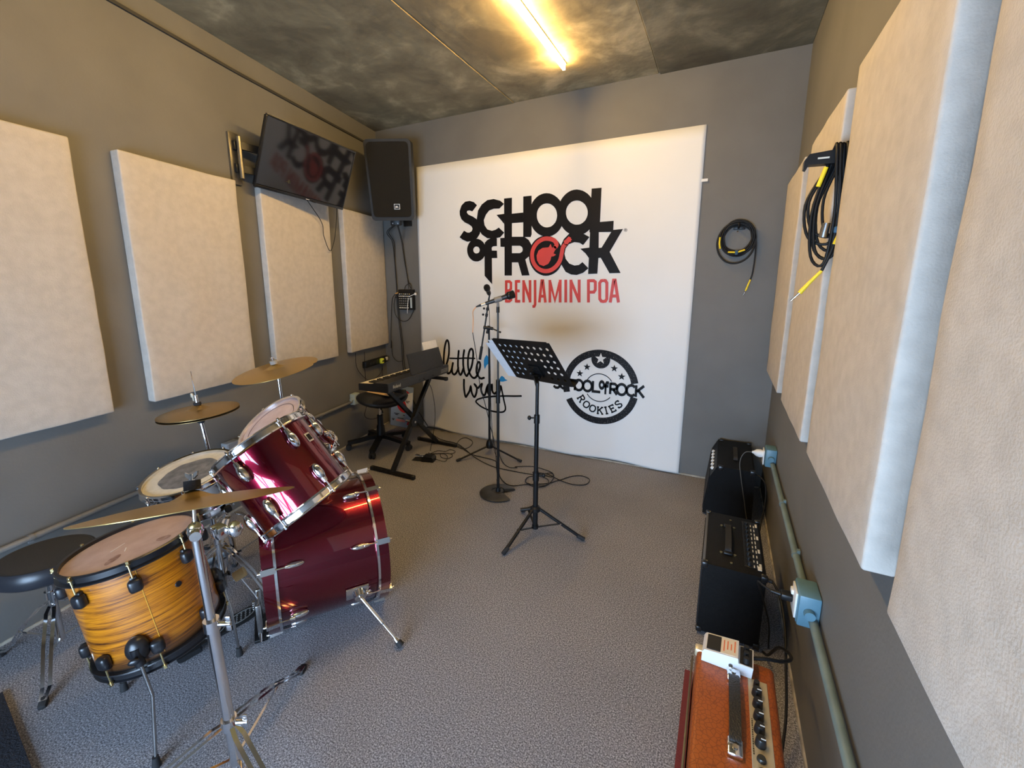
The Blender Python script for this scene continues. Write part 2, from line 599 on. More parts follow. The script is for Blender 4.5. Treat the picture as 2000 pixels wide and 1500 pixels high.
# printed artwork on the banner: (group, kind, stroke width, points in banner x,z metres)
ART = [
    ('main', 'p', 0, [(-1.969,2.112),(-1.999,2.14),(-2.04,2.154),(-2.087,2.151),(-2.125,2.123),(-2.145,2.078),(-2.144,2.043),(-2.128,2.007),(-2.095,1.979),(-2.053,1.96),(-2.023,1.939),(-2.016,1.919),(-2.025,1.9),(-2.049,1.889),(-2.073,1.892),(-2.103,1.909),(-2.15,1.855),(-2.121,1.834),(-2.074,1.814),(-2.017,1.816),(-1.97,1.839),(-1.942,1.876),(-1.935,1.922),(-1.951,1.969),(-1.978,2.001),(-2.014,2.023),(-2.056,2.041),(-2.072,2.06),(-2.068,2.073),(-2.046,2.076),(-2.016,2.065)]),
    ('main', 'p', 0, [(-1.709,2.104),(-1.745,2.131),(-1.806,2.15),(-1.868,2.146),(-1.922,2.115),(-1.959,2.069),(-1.973,1.993),(-1.96,1.923),(-1.924,1.868),(-1.87,1.834),(-1.807,1.828),(-1.745,1.836),(-1.707,1.872),(-1.758,1.916),(-1.789,1.9),(-1.824,1.893),(-1.869,1.907),(-1.896,1.943),(-1.903,1.985),(-1.882,2.029),(-1.85,2.061),(-1.806,2.072),(-1.753,2.069)]),
    ('main', 'p', 0, [(-1.78,2.02),(-1.707,2.024),(-1.707,1.942),(-1.74,1.979)]),
    ('main', 'p', 0, [(-1.709,2.146),(-1.636,2.146),(-1.636,2.019),(-1.635,1.945),(-1.633,1.516),(-1.703,1.517),(-1.704,1.755),(-1.742,1.758),(-1.744,1.829),(-1.705,1.83)]),
    ('main', 'p', 0, [(-1.636,2.02),(-1.533,2.022),(-1.532,1.945),(-1.635,1.945)]),
    ('main', 'p', 0, [(-1.534,2.147),(-1.461,2.147),(-1.456,1.845),(-1.464,1.825),(-1.531,1.828)]),
    ('main', 'r', 0, [(-1.18,1.979),(-1.181,1.954),(-1.185,1.929),(-1.193,1.906),(-1.205,1.884),(-1.219,1.865),(-1.236,1.849),(-1.256,1.836),(-1.277,1.827),(-1.3,1.822),(-1.323,1.821),(-1.347,1.824),(-1.37,1.832),(-1.392,1.843),(-1.413,1.858),(-1.432,1.876),(-1.448,1.898),(-1.461,1.921),(-1.471,1.947),(-1.477,1.973),(-1.479,2.0),(-1.477,2.026),(-1.472,2.052),(-1.463,2.075),(-1.451,2.097),(-1.436,2.115),(-1.418,2.131),(-1.398,2.143),(-1.376,2.151),(-1.353,2.155),(-1.33,2.155),(-1.307,2.151),(-1.284,2.143),(-1.263,2.131),(-1.243,2.116),(-1.225,2.098),(-1.21,2.078),(-1.197,2.055),(-1.188,2.031),(-1.182,2.005),(-1.18,1.979),(-1.239,1.98),(-1.24,1.966),(-1.243,1.952),(-1.247,1.939),(-1.254,1.927),(-1.263,1.917),(-1.273,1.908),(-1.284,1.901),(-1.296,1.896),(-1.309,1.894),(-1.323,1.893),(-1.337,1.895),(-1.35,1.899),(-1.363,1.906),(-1.375,1.914),(-1.385,1.924),(-1.395,1.936),(-1.402,1.949),(-1.408,1.963),(-1.411,1.977),(-1.412,1.992),(-1.412,2.006),(-1.409,2.02),(-1.404,2.033),(-1.397,2.045),(-1.388,2.055),(-1.378,2.064),(-1.366,2.07),(-1.353,2.075),(-1.34,2.077),(-1.327,2.077),(-1.313,2.075),(-1.3,2.071),(-1.288,2.064),(-1.276,2.056),(-1.266,2.046),(-1.257,2.035),(-1.249,2.022),(-1.244,2.008),(-1.241,1.994),(-1.239,1.98)]),
    ('main', 'r', 0, [(-0.929,1.98),(-0.93,1.954),(-0.935,1.929),(-0.942,1.905),(-0.954,1.883),(-0.968,1.863),(-0.985,1.847),(-1.004,1.834),(-1.026,1.825),(-1.049,1.819),(-1.072,1.818),(-1.097,1.822),(-1.12,1.829),(-1.143,1.841),(-1.164,1.856),(-1.183,1.875),(-1.2,1.897),(-1.214,1.921),(-1.224,1.947),(-1.23,1.974),(-1.233,2.001),(-1.232,2.028),(-1.227,2.054),(-1.218,2.078),(-1.206,2.1),(-1.19,2.119),(-1.172,2.135),(-1.152,2.147),(-1.13,2.156),(-1.107,2.16),(-1.084,2.16),(-1.06,2.155),(-1.037,2.147),(-1.016,2.135),(-0.995,2.12),(-0.977,2.101),(-0.961,2.08),(-0.948,2.057),(-0.939,2.032),(-0.932,2.006),(-0.929,1.98),(-0.992,1.984),(-0.992,1.97),(-0.995,1.957),(-1.0,1.944),(-1.006,1.932),(-1.015,1.922),(-1.025,1.914),(-1.036,1.907),(-1.048,1.902),(-1.062,1.9),(-1.075,1.9),(-1.089,1.901),(-1.103,1.906),(-1.115,1.912),(-1.128,1.92),(-1.138,1.93),(-1.148,1.941),(-1.156,1.954),(-1.161,1.968),(-1.165,1.982),(-1.166,1.996),(-1.166,2.01),(-1.163,2.024),(-1.158,2.036),(-1.151,2.048),(-1.142,2.058),(-1.132,2.066),(-1.121,2.073),(-1.108,2.077),(-1.095,2.079),(-1.081,2.079),(-1.068,2.077),(-1.054,2.073),(-1.042,2.066),(-1.03,2.058),(-1.019,2.048),(-1.01,2.037),(-1.003,2.025),(-0.997,2.011),(-0.993,1.998),(-0.992,1.984)]),
    ('main', 'p', 0, [(-0.968,2.156),(-0.892,2.155),(-0.894,1.909),(-0.79,1.911),(-0.791,1.831),(-0.973,1.837)]),
    ('main', 'r', 0, [(-1.884,1.734),(-1.885,1.72),(-1.889,1.705),(-1.894,1.691),(-1.902,1.679),(-1.912,1.667),(-1.923,1.658),(-1.936,1.65),(-1.95,1.645),(-1.964,1.641),(-1.979,1.641),(-1.994,1.642),(-2.009,1.646),(-2.023,1.652),(-2.035,1.661),(-2.047,1.671),(-2.057,1.683),(-2.064,1.696),(-2.07,1.711),(-2.073,1.726),(-2.074,1.741),(-2.073,1.756),(-2.069,1.771),(-2.063,1.785),(-2.055,1.797),(-2.045,1.809),(-2.033,1.818),(-2.02,1.825),(-2.006,1.83),(-1.992,1.833),(-1.977,1.834),(-1.962,1.832),(-1.948,1.828),(-1.934,1.821),(-1.922,1.813),(-1.911,1.803),(-1.901,1.791),(-1.894,1.778),(-1.888,1.764),(-1.885,1.749),(-1.884,1.734),(-1.946,1.738),(-1.946,1.733),(-1.947,1.729),(-1.949,1.725),(-1.952,1.721),(-1.955,1.717),(-1.959,1.714),(-1.964,1.712),(-1.968,1.711),(-1.973,1.71),(-1.978,1.709),(-1.984,1.71),(-1.989,1.711),(-1.993,1.713),(-1.998,1.716),(-2.001,1.719),(-2.005,1.723),(-2.007,1.727),(-2.009,1.731),(-2.01,1.736),(-2.011,1.74),(-2.01,1.745),(-2.009,1.75),(-2.007,1.754),(-2.004,1.758),(-2.001,1.761),(-1.997,1.764),(-1.993,1.766),(-1.988,1.768),(-1.983,1.769),(-1.978,1.769),(-1.973,1.768),(-1.968,1.767),(-1.963,1.765),(-1.959,1.763),(-1.955,1.759),(-1.952,1.756),(-1.949,1.752),(-1.947,1.747),(-1.946,1.743),(-1.946,1.738)]),
    ('main', 'p', 0, [(-1.898,1.516),(-1.898,1.743),(-1.895,1.797),(-1.87,1.819),(-1.834,1.833),(-1.776,1.83),(-1.776,1.765),(-1.814,1.764),(-1.828,1.752),(-1.825,1.729),(-1.776,1.727),(-1.773,1.665),(-1.825,1.665),(-1.824,1.443)]),
    ('main', 'p', 0, [(-1.635,1.835),(-1.522,1.83),(-1.481,1.802),(-1.457,1.764),(-1.453,1.724),(-1.469,1.676),(-1.51,1.647),(-1.47,1.516),(-1.54,1.515),(-1.575,1.624),(-1.634,1.625),(-1.634,1.701),(-1.559,1.699),(-1.538,1.712),(-1.534,1.729),(-1.54,1.747),(-1.559,1.759),(-1.634,1.762)]),
    ('main', 'p', 0, [(-1.18,1.668),(-1.181,1.643),(-1.186,1.619),(-1.194,1.597),(-1.205,1.576),(-1.219,1.557),(-1.236,1.541),(-1.256,1.528),(-1.277,1.519),(-1.3,1.513),(-1.323,1.511),(-1.347,1.513),(-1.37,1.52),(-1.392,1.53),(-1.413,1.543),(-1.431,1.56),(-1.447,1.58),(-1.46,1.602),(-1.47,1.626),(-1.476,1.651),(-1.478,1.676),(-1.476,1.702),(-1.471,1.726),(-1.462,1.749),(-1.45,1.77),(-1.435,1.788),(-1.417,1.804),(-1.397,1.816),(-1.375,1.824),(-1.353,1.829),(-1.33,1.83),(-1.306,1.827),(-1.284,1.82),(-1.263,1.81),(-1.243,1.796),(-1.225,1.78),(-1.21,1.76),(-1.198,1.739),(-1.188,1.716),(-1.182,1.692)]),
    ('main', 'p', 0, [(-0.971,1.802),(-1.022,1.83),(-1.074,1.841),(-1.134,1.836),(-1.178,1.796),(-1.204,1.74),(-1.21,1.676),(-1.196,1.603),(-1.156,1.541),(-1.109,1.519),(-1.063,1.515),(-1.011,1.532),(-0.97,1.566),(-1.02,1.614),(-1.047,1.593),(-1.084,1.589),(-1.127,1.605),(-1.158,1.642),(-1.169,1.682),(-1.161,1.724),(-1.135,1.755),(-1.09,1.769),(-1.049,1.762),(-1.019,1.744)]),
    ('main', 'p', 0, [(-1.041,1.717),(-0.965,1.723),(-0.963,1.635),(-0.998,1.68)]),
    ('main', 'p', 0, [(-0.968,1.848),(-0.9,1.845),(-0.896,1.718),(-0.873,1.719),(-0.797,1.845),(-0.718,1.848),(-0.81,1.685),(-0.72,1.527),(-0.804,1.526),(-0.877,1.644),(-0.895,1.642),(-0.898,1.524),(-0.971,1.522)]),
    ('main_mark', 'r', 0, [(-0.686,1.839),(-0.686,1.837),(-0.687,1.835),(-0.687,1.833),(-0.688,1.832),(-0.689,1.83),(-0.691,1.829),(-0.693,1.828),(-0.694,1.827),(-0.696,1.827),(-0.698,1.827),(-0.7,1.827),(-0.702,1.828),(-0.704,1.829),(-0.706,1.83),(-0.708,1.831),(-0.709,1.833),(-0.71,1.834),(-0.711,1.836),(-0.712,1.838),(-0.712,1.84),(-0.712,1.842),(-0.711,1.844),(-0.711,1.846),(-0.71,1.847),(-0.708,1.849),(-0.707,1.85),(-0.705,1.851),(-0.704,1.852),(-0.702,1.852),(-0.7,1.852),(-0.698,1.852),(-0.696,1.851),(-0.694,1.85),(-0.692,1.849),(-0.69,1.848),(-0.689,1.846),(-0.688,1.845),(-0.687,1.843),(-0.686,1.841),(-0.686,1.839),(-0.69,1.839),(-0.69,1.838),(-0.69,1.836),(-0.69,1.835),(-0.691,1.834),(-0.692,1.833),(-0.693,1.832),(-0.694,1.831),(-0.696,1.831),(-0.697,1.83),(-0.698,1.83),(-0.7,1.83),(-0.701,1.831),(-0.703,1.831),(-0.704,1.832),(-0.705,1.833),(-0.706,1.834),(-0.707,1.836),(-0.708,1.837),(-0.708,1.839),(-0.708,1.84),(-0.708,1.841),(-0.708,1.843),(-0.708,1.844),(-0.707,1.845),(-0.706,1.846),(-0.705,1.847),(-0.704,1.848),(-0.702,1.848),(-0.701,1.849),(-0.699,1.849),(-0.698,1.849),(-0.696,1.848),(-0.695,1.847),(-0.694,1.847),(-0.693,1.846),(-0.692,1.845),(-0.691,1.843),(-0.69,1.842),(-0.69,1.84),(-0.69,1.839)]),
    ('main_mark', 's', 0.006, [(-0.702,1.834),(-0.703,1.845),(-0.696,1.843),(-0.699,1.839),(-0.695,1.834)]),
    ('guitar', 'c', 0.034, [(-1.255,1.729),(-1.237,1.752),(-1.255,1.786),(-1.299,1.803),(-1.351,1.804),(-1.402,1.779),(-1.437,1.734),(-1.449,1.683),(-1.437,1.623),(-1.399,1.575),(-1.346,1.551),(-1.289,1.554),(-1.239,1.584),(-1.205,1.632),(-1.192,1.69),(-1.183,1.732),(-1.157,1.763)]),
    ('guitar', 'p', 0, [(-1.179,1.78),(-1.159,1.795),(-1.137,1.815),(-1.128,1.806),(-1.119,1.807),(-1.121,1.798),(-1.111,1.789),(-1.12,1.781),(-1.118,1.771),(-1.13,1.773),(-1.136,1.763),(-1.147,1.766),(-1.163,1.749)]),
    ('guitar', 'p', 0, [(-1.288,1.763),(-1.305,1.737),(-1.357,1.735),(-1.393,1.714),(-1.409,1.674),(-1.404,1.637),(-1.383,1.603),(-1.346,1.59),(-1.306,1.606),(-1.287,1.634),(-1.28,1.663),(-1.26,1.666),(-1.239,1.677),(-1.262,1.688),(-1.253,1.706),(-1.244,1.727),(-1.268,1.724),(-1.278,1.739)]),
    ('city1', 's', 0.0235, [(-1.687,1.476),(-1.687,1.287)]),
    ('city1', 's', 0.0235, [(-1.687,1.466),(-1.656,1.466),(-1.642,1.454),(-1.642,1.405),(-1.656,1.39)]),
    ('city1', 's', 0.0235, [(-1.687,1.388),(-1.656,1.388),(-1.64,1.368),(-1.64,1.311),(-1.656,1.298),(-1.687,1.297)]),
    ('city2', 's', 0.0235, [(-1.594,1.477),(-1.592,1.289)]),
    ('city2', 's', 0.0235, [(-1.594,1.467),(-1.555,1.467)]),
    ('city2', 's', 0.0235, [(-1.593,1.387),(-1.559,1.387)]),
    ('city2', 's', 0.0235, [(-1.592,1.299),(-1.553,1.3)]),
    ('city3', 's', 0.0235, [(-1.524,1.477),(-1.522,1.29)]),
    ('city3', 's', 0.0235, [(-1.465,1.477),(-1.462,1.291)]),
    ('city3', 's', 0.0235, [(-1.523,1.462),(-1.462,1.306)]),
    ('city4', 's', 0.0235, [(-1.42,1.478),(-1.416,1.277),(-1.423,1.26),(-1.44,1.258)]),
    ('city5', 's', 0.0235, [(-1.378,1.293),(-1.36,1.471),(-1.35,1.471),(-1.324,1.293)]),
    ('city5', 's', 0.0235, [(-1.37,1.345),(-1.333,1.345)]),
    ('city6', 's', 0.0235, [(-1.285,1.294),(-1.289,1.478)]),
    ('city6', 's', 0.0235, [(-1.196,1.296),(-1.2,1.479)]),
    ('city6', 's', 0.0235, [(-1.286,1.46),(-1.241,1.313),(-1.203,1.46)]),
    ('city7', 's', 0.0235, [(-1.153,1.479),(-1.148,1.297)]),
    ('city8', 's', 0.0235, [(-1.11,1.479),(-1.104,1.297)]),
    ('city8', 's', 0.0235, [(-1.042,1.479),(-1.036,1.299)]),
    ('city8', 's', 0.0235, [(-1.108,1.465),(-1.038,1.313)]),
    ('city9', 's', 0.0235, [(-0.967,1.48),(-0.96,1.3)]),
    ('city9', 's', 0.0235, [(-0.966,1.47),(-0.924,1.47),(-0.911,1.459),(-0.909,1.4),(-0.92,1.382),(-0.963,1.381)]),
    ('city10', 's', 0.0235, [(-0.85,1.472),(-0.866,1.469),(-0.877,1.452),(-0.871,1.33),(-0.859,1.313),(-0.843,1.31),(-0.826,1.313),(-0.816,1.331),(-0.821,1.452),(-0.833,1.47),(-0.85,1.472)]),
    ('city11', 's', 0.0235, [(-0.788,1.303),(-0.77,1.473),(-0.759,1.473),(-0.725,1.304)]),
    ('city11', 's', 0.0235, [(-0.781,1.353),(-0.737,1.354)]),
    ('script', 'c', 0.0205, [(-2.346,0.654),(-2.353,0.716),(-2.348,0.778),(-2.337,0.852),(-2.323,0.9),(-2.307,0.922),(-2.293,0.902),(-2.288,0.849),(-2.293,0.782),(-2.308,0.725),(-2.329,0.661),(-2.314,0.605),(-2.288,0.608),(-2.267,0.638),(-2.256,0.673),(-2.248,0.707)]),
    ('script', 'c', 0.0205, [(-2.248,0.707),(-2.259,0.656),(-2.258,0.616),(-2.242,0.598),(-2.222,0.605),(-2.202,0.632),(-2.188,0.667)]),
    ('script', 'c', 0.0205, [(-2.181,0.828),(-2.19,0.751),(-2.192,0.678),(-2.183,0.623),(-2.167,0.601),(-2.151,0.62),(-2.134,0.661)]),
    ('script', 'c', 0.0205, [(-2.121,0.838),(-2.132,0.772),(-2.133,0.694),(-2.122,0.629),(-2.101,0.596),(-2.084,0.613),(-2.061,0.651),(-2.038,0.708),(-2.025,0.791),(-2.027,0.839),(-2.043,0.857),(-2.063,0.837),(-2.077,0.787),(-2.082,0.732),(-2.08,0.677),(-2.066,0.628),(-2.043,0.594),(-2.015,0.584),(-1.99,0.605),(-1.963,0.662),(-1.951,0.712),(-1.961,0.74),(-1.978,0.729),(-1.99,0.684),(-1.989,0.635),(-1.968,0.601),(-1.944,0.586),(-1.913,0.596)]),
    ('script', 'c', 0.014, [(-2.281,0.751),(-2.193,0.756),(-2.103,0.766),(-2.008,0.77)]),
    ('script', 'c', 0.0205, [(-2.128,0.556),(-2.13,0.493),(-2.124,0.431),(-2.112,0.392),(-2.091,0.417),(-2.069,0.454),(-2.055,0.498),(-2.048,0.451),(-2.032,0.414),(-2.014,0.403),(-1.996,0.44),(-1.989,0.486),(-1.997,0.51),(-2.014,0.525)]),
    ('script', 'c', 0.0205, [(-2.014,0.525),(-1.982,0.492),(-1.952,0.52),(-1.934,0.535),(-1.945,0.49),(-1.934,0.447),(-1.914,0.43),(-1.899,0.446),(-1.886,0.497),(-1.868,0.534),(-1.877,0.481),(-1.865,0.452),(-1.841,0.502),(-1.83,0.538),(-1.826,0.481),(-1.805,0.458),(-1.781,0.476)]),
    ('script', 'c', 0.0155, [(-1.738,0.537),(-1.766,0.523),(-1.778,0.492),(-1.772,0.466),(-1.751,0.473),(-1.738,0.532),(-1.726,0.487),(-1.709,0.413),(-1.692,0.339),(-1.703,0.305),(-1.745,0.289),(-1.836,0.289),(-1.934,0.313),(-1.993,0.348),(-1.999,0.364),(-1.976,0.385),(-1.902,0.412),(-1.799,0.434),(-1.692,0.449),(-1.606,0.458),(-1.537,0.467)]),
    ('blue', 'p', 0, [(-1.884,0.812),(-1.869,0.797),(-1.851,0.777),(-1.864,0.733),(-1.885,0.715),(-1.903,0.677),(-1.913,0.713),(-1.912,0.761),(-1.902,0.789)]),
    ('blue2', 'p', 0, [(-1.784,0.577),(-1.751,0.606),(-1.742,0.62),(-1.728,0.633),(-1.707,0.621),(-1.693,0.604),(-1.67,0.596),(-1.716,0.579)]),
]
# cable runs, metres
CAB = {
    'spk_a': [[-2.907, 3.452, 1.987], [-2.904, 3.452, 1.847], [-2.887, 3.452, 1.68], [-2.88, 3.452, 1.511], [-2.876, 3.452, 1.383], [-2.878, 3.452, 1.253], [-2.865, 3.452, 1.079], [-2.847, 3.452, 0.902], [-2.843, 3.452, 0.813], [-2.838, 3.452, 0.63], [-2.804, 3.452, 0.395], [-2.723, 3.452, 0.189], [-2.641, 3.452, 0.011]],
    'spk_b': [[-2.877, 3.452, 1.985], [-2.883, 3.452, 1.846], [-2.881, 3.452, 1.68], [-2.875, 3.452, 1.554], [-2.87, 3.452, 1.4], [-2.867, 3.452, 1.253], [-2.849, 3.452, 1.079], [-2.833, 3.452, 0.921], [-2.824, 3.452, 0.814], [-2.819, 3.455, 0.658], [-2.768, 3.455, 0.398], [-2.674, 3.455, 0.195], [-2.553, 3.455, 0.04]],
    'mix_a': [[-2.81, 3.452, 1.982], [-2.791, 3.452, 1.842], [-2.768, 3.452, 1.677], [-2.739, 3.452, 1.51], [-2.718, 3.452, 1.392]],
    'mix_b': [[-2.794, 3.452, 1.981], [-2.776, 3.452, 1.825], [-2.758, 3.452, 1.66], [-2.725, 3.452, 1.46], [-2.686, 3.452, 1.384]],
    'mix_loop': [[-2.895, 3.452, 1.34], [-2.937, 3.452, 1.296], [-2.959, 3.452, 1.119], [-2.974, 3.452, 0.94], [-2.98, 3.452, 0.804], [-2.972, 3.452, 0.883], [-2.969, 3.452, 0.752], [-2.946, 3.452, 0.701], [-2.901, 3.452, 0.673], [-2.848, 3.452, 0.682]],
    'mix_loop2': [[-2.879, 3.452, 1.34], [-2.918, 3.452, 1.244], [-2.901, 3.452, 1.139], [-2.826, 3.452, 1.084], [-2.748, 3.452, 1.1], [-2.697, 3.452, 1.163], [-2.681, 3.452, 1.206]],
    'mix_loop3': [[-2.799, 3.452, 1.392], [-2.765, 3.452, 1.426], [-2.715, 3.452, 1.451], [-2.695, 3.452, 1.426], [-2.694, 3.452, 1.384]],
    'strip_a': [[-2.951, 2.933, 0.829], [-2.951, 2.931, 0.725], [-2.956, 2.959, 0.662], [-2.966, 3.015, 0.603], [-2.977, 3.075, 0.557], [-2.986, 3.12, 0.539], [-3.0, 3.197, 0.531], [-3.015, 3.279, 0.543], [-3.028, 3.344, 0.576], [-3.032, 3.369, 0.617]],
    'strip_b': [[-2.977, 3.073, 0.818], [-2.976, 3.069, 0.727], [-2.975, 3.063, 0.62], [-2.975, 3.064, 0.543]],
    'strip_c': [[-3.033, 3.371, 0.64], [-3.032, 3.366, 0.583], [-3.029, 3.354, 0.515]],
    'tv_cable': [[-2.827, 2.537, 2.04], [-2.828, 2.544, 1.917], [-2.831, 2.559, 1.816], [-2.841, 2.615, 1.709], [-2.85, 2.663, 1.754], [-2.857, 2.703, 1.854], [-2.865, 2.744, 2.014]],
    'floor_a': [[-2.48, 3.391, 0.006], [-2.28, 3.272, 0.006], [-2.096, 3.251, 0.006], [-1.972, 3.184, 0.006], [-1.793, 3.054, 0.006], [-1.654, 2.978, 0.006], [-1.532, 2.936, 0.006], [-1.427, 2.931, 0.006], [-1.328, 2.933, 0.006], [-1.215, 2.942, 0.006], [-1.149, 2.968, 0.006], [-1.091, 3.029, 0.006], [-1.057, 3.015, 0.006], [-1.061, 2.967, 0.006], [-1.134, 2.976, 0.006], [-1.218, 2.98, 0.006]],
    'floor_b': [[-2.193, 3.219, 0.008], [-2.026, 3.193, 0.008], [-1.913, 3.126, 0.008], [-1.788, 3.071, 0.008], [-1.656, 3.062, 0.008], [-1.573, 3.041, 0.008], [-1.507, 2.96, 0.008], [-1.45, 2.858, 0.008], [-1.386, 2.767, 0.008], [-1.31, 2.704, 0.008], [-1.252, 2.699, 0.008], [-1.185, 2.754, 0.008], [-1.132, 2.787, 0.008], [-1.041, 2.847, 0.008], [-1.004, 2.909, 0.008], [-0.98, 2.943, 0.008], [-0.927, 3.037, 0.008], [-0.863, 3.085, 0.008], [-0.798, 3.065, 0.008], [-0.778, 3.016, 0.008], [-0.794, 2.951, 0.008], [-0.864, 2.916, 0.008], [-0.951, 2.929, 0.008], [-1.037, 2.967, 0.008], [-1.098, 2.997, 0.008], [-1.185, 2.992, 0.008]],
    'floor_loop': [[-2.157, 3.242, 0.006], [-2.085, 3.234, 0.006], [-2.112, 3.357, 0.006], [-2.088, 3.416, 0.006], [-2.011, 3.385, 0.006], [-1.957, 3.321, 0.006], [-1.934, 3.214, 0.006], [-1.964, 3.157, 0.006], [-2.054, 3.185, 0.006]],
    'floor_c': [[-1.647, 3.251, 0.011], [-1.576, 3.132, 0.011], [-1.483, 3.016, 0.011], [-1.414, 2.974, 0.011], [-1.357, 2.995, 0.011], [-1.375, 3.006, 0.011], [-1.256, 3.071, 0.011], [-1.118, 3.051, 0.011], [-1.053, 3.004, 0.011], [-1.029, 2.911, 0.011], [-1.038, 2.807, 0.011], [-1.081, 2.751, 0.011], [-1.157, 2.761, 0.011], [-1.203, 2.809, 0.011], [-1.208, 2.88, 0.011], [-1.151, 2.924, 0.011], [-1.079, 2.915, 0.011], [-1.045, 2.874, 0.011], [-1.043, 2.805, 0.011], [-1.1, 2.769, 0.011], [-1.177, 2.779, 0.011]],
    'pedal_cable': [[-1.998, 2.827, 0.006], [-1.949, 2.844, 0.006], [-1.959, 2.906, 0.006], [-2.01, 2.968, 0.006], [-2.067, 2.976, 0.006], [-2.145, 2.927, 0.006], [-2.133, 3.017, 0.006], [-2.067, 3.031, 0.006], [-2.051, 3.087, 0.006], [-1.986, 3.072, 0.006], [-1.984, 3.018, 0.006], [-2.055, 2.991, 0.006], [-2.063, 2.959, 0.006], [-2.022, 2.909, 0.006], [-1.961, 2.905, 0.006], [-1.949, 2.964, 0.006], [-1.981, 3.001, 0.006], [-2.033, 3.002, 0.006], [-2.122, 2.948, 0.006], [-2.176, 2.939, 0.006]],
}

# ================================================================== the room
floor_poly = [(LX + LK * FY - 0.1, FY - 0.1), (RX + 0.1, FY - 0.1), (RX + 0.1, DY + 0.1), (LX + LK * DY - 0.12, DY + 0.1)]
struct(MB().ext(floor_poly, 0.08, z0=-0.08).build('floor', CARPET, smooth=False))
ceiling = struct(MB().ext(floor_poly, 0.10, z0=CH).build('ceiling', CONCRETE, smooth=False))
# concrete cast in bays: each bay sits at its own level, joints between them
for (xa, xb, dz, cm) in ((-3.15, -1.628, 0.010, CONCRETE), (-1.620, -0.530, 0.006, CONCRETE), (-0.522, RX - 0.002, 0.014, CONCRETE_D)):
    b = MB()
    n = 14
    xl = lambda y: max(xa, LX + LK * y + 0.001)
    vs, fs = [], []
    for i in range(n + 1):
        y = FY + 0.001 + (DY - FY - 0.002) * i / n
        j1, j2 = random.uniform(-0.004, 0.004), random.uniform(-0.004, 0.004)
        x0, x1 = xl(y) + (abs(j1) if xa > -3 else 0), xb + (j2 if xb < 0 else 0)
        vs += [(x0, y, CH), (x1, y, CH), (x1, y, CH - dz), (x0, y, CH - dz)]
        if i:
            a, c = 4 * (i - 1), 4 * i
            for k in range(4):
                fs.append((a + k, a + (k + 1) % 4, c + (k + 1) % 4, c + k))
    fs += [(0, 1, 2, 3), tuple(4 * n + k for k in (3, 2, 1, 0))]
    b.vf(vs, fs).build('concrete_bay', cm, ceiling, smooth=False)

H = CH + 0.05
LWM = axes((lw(FY - .1) + lw(DY + .1)) / 2 + Vector((0, 0, H / 2 - .02)), LT, (0, 0, 1), LT.cross(Vector((0, 0, 1))))
struct(MB().box((0, 0, -.05), ((lw(DY + .1) - lw(FY - .1)).length, H, .1)).build('wall_left', WALL, M=LWM, smooth=False))
struct(MB().box((-1.35, DY + 0.05, H / 2 - .02), (3.9, 0.1, H)).build('wall_back', WALL, smooth=False))
struct(MB().box((RX + 0.05, (DY + FY) / 2, H / 2 - .02), (0.1, DY - FY + 0.2, H)).build('wall_right', WALL, smooth=False))
WX0, WX1, WZ0, WZ1 = -1.42, 0.24, 0.04, 1.36
wf = MB()
wf.box(((WX0 - 2.6) / 2, FY - .05, H / 2 - .02), (WX0 + 2.6, 0.1, H))
wf.box(((WX1 + 0.45) / 2, FY - .05, H / 2 - .02), (0.45 - WX1, 0.1, H))
wf.box(((WX0 + WX1) / 2, FY - .05, WZ0 / 2 - .02), (WX1 - WX0, 0.1, WZ0 + .04))
wf.box(((WX0 + WX1) / 2, FY - .05, (WZ1 + H - .04) / 2), (WX1 - WX0, 0.1, H - .04 - WZ1))
struct(wf.build('wall_front', WALL, smooth=False))
# the low glazed front behind the camera that lets the daylight in
WHITEF = mat('white window frame', (0.7, 0.7, 0.68), 0.4, var=0.03)
win = bpy.data.objects.new('window_1', None)
COL.objects.link(win)
put(win, None, T_(Vector(((WX0 + WX1) / 2, FY - .05, WZ0))))
struct(win)
fr = MB()
cxw, czw = (WX0 + WX1) / 2, (WZ0 + WZ1) / 2
for x in (WX0 + .025, WX1 - .025):
    fr.box((x, FY - .05, czw), (.05, .06, WZ1 - WZ0))
for z in (WZ0 + .025, WZ1 - .025):
    fr.box((cxw, FY - .05, z), (WX1 - WX0 - .1, .06, .05))
fr.build('window_frame', WHITEF, win, smooth=False)
NPX, NPZ = 3, 2
for i in range(1, NPX):
    MB().box((WX0 + (WX1 - WX0) * i / NPX, FY - .05, czw), (.05, .05, WZ1 - WZ0 - .1)).build('mullion', WHITEF, win, smooth=False)
MB().box((cxw, FY - .05, WZ0 + .68), (WX1 - WX0 - .1, .048, .045)).build('mullion', WHITEF, win, smooth=False)
for i in range(NPX):
    for (za, zb) in ((WZ0 + .05, WZ0 + .6575), (WZ0 + .7025, WZ1 - .05)):
        xa, xb = WX0 + (WX1 - WX0) * i / NPX + .026, WX0 + (WX1 - WX0) * (i + 1) / NPX - .026
        MB().box(((xa + xb) / 2, FY - .05, (za + zb) / 2), (xb - xa, .005, zb - za)).build('pane', GLASS, win, smooth=False)

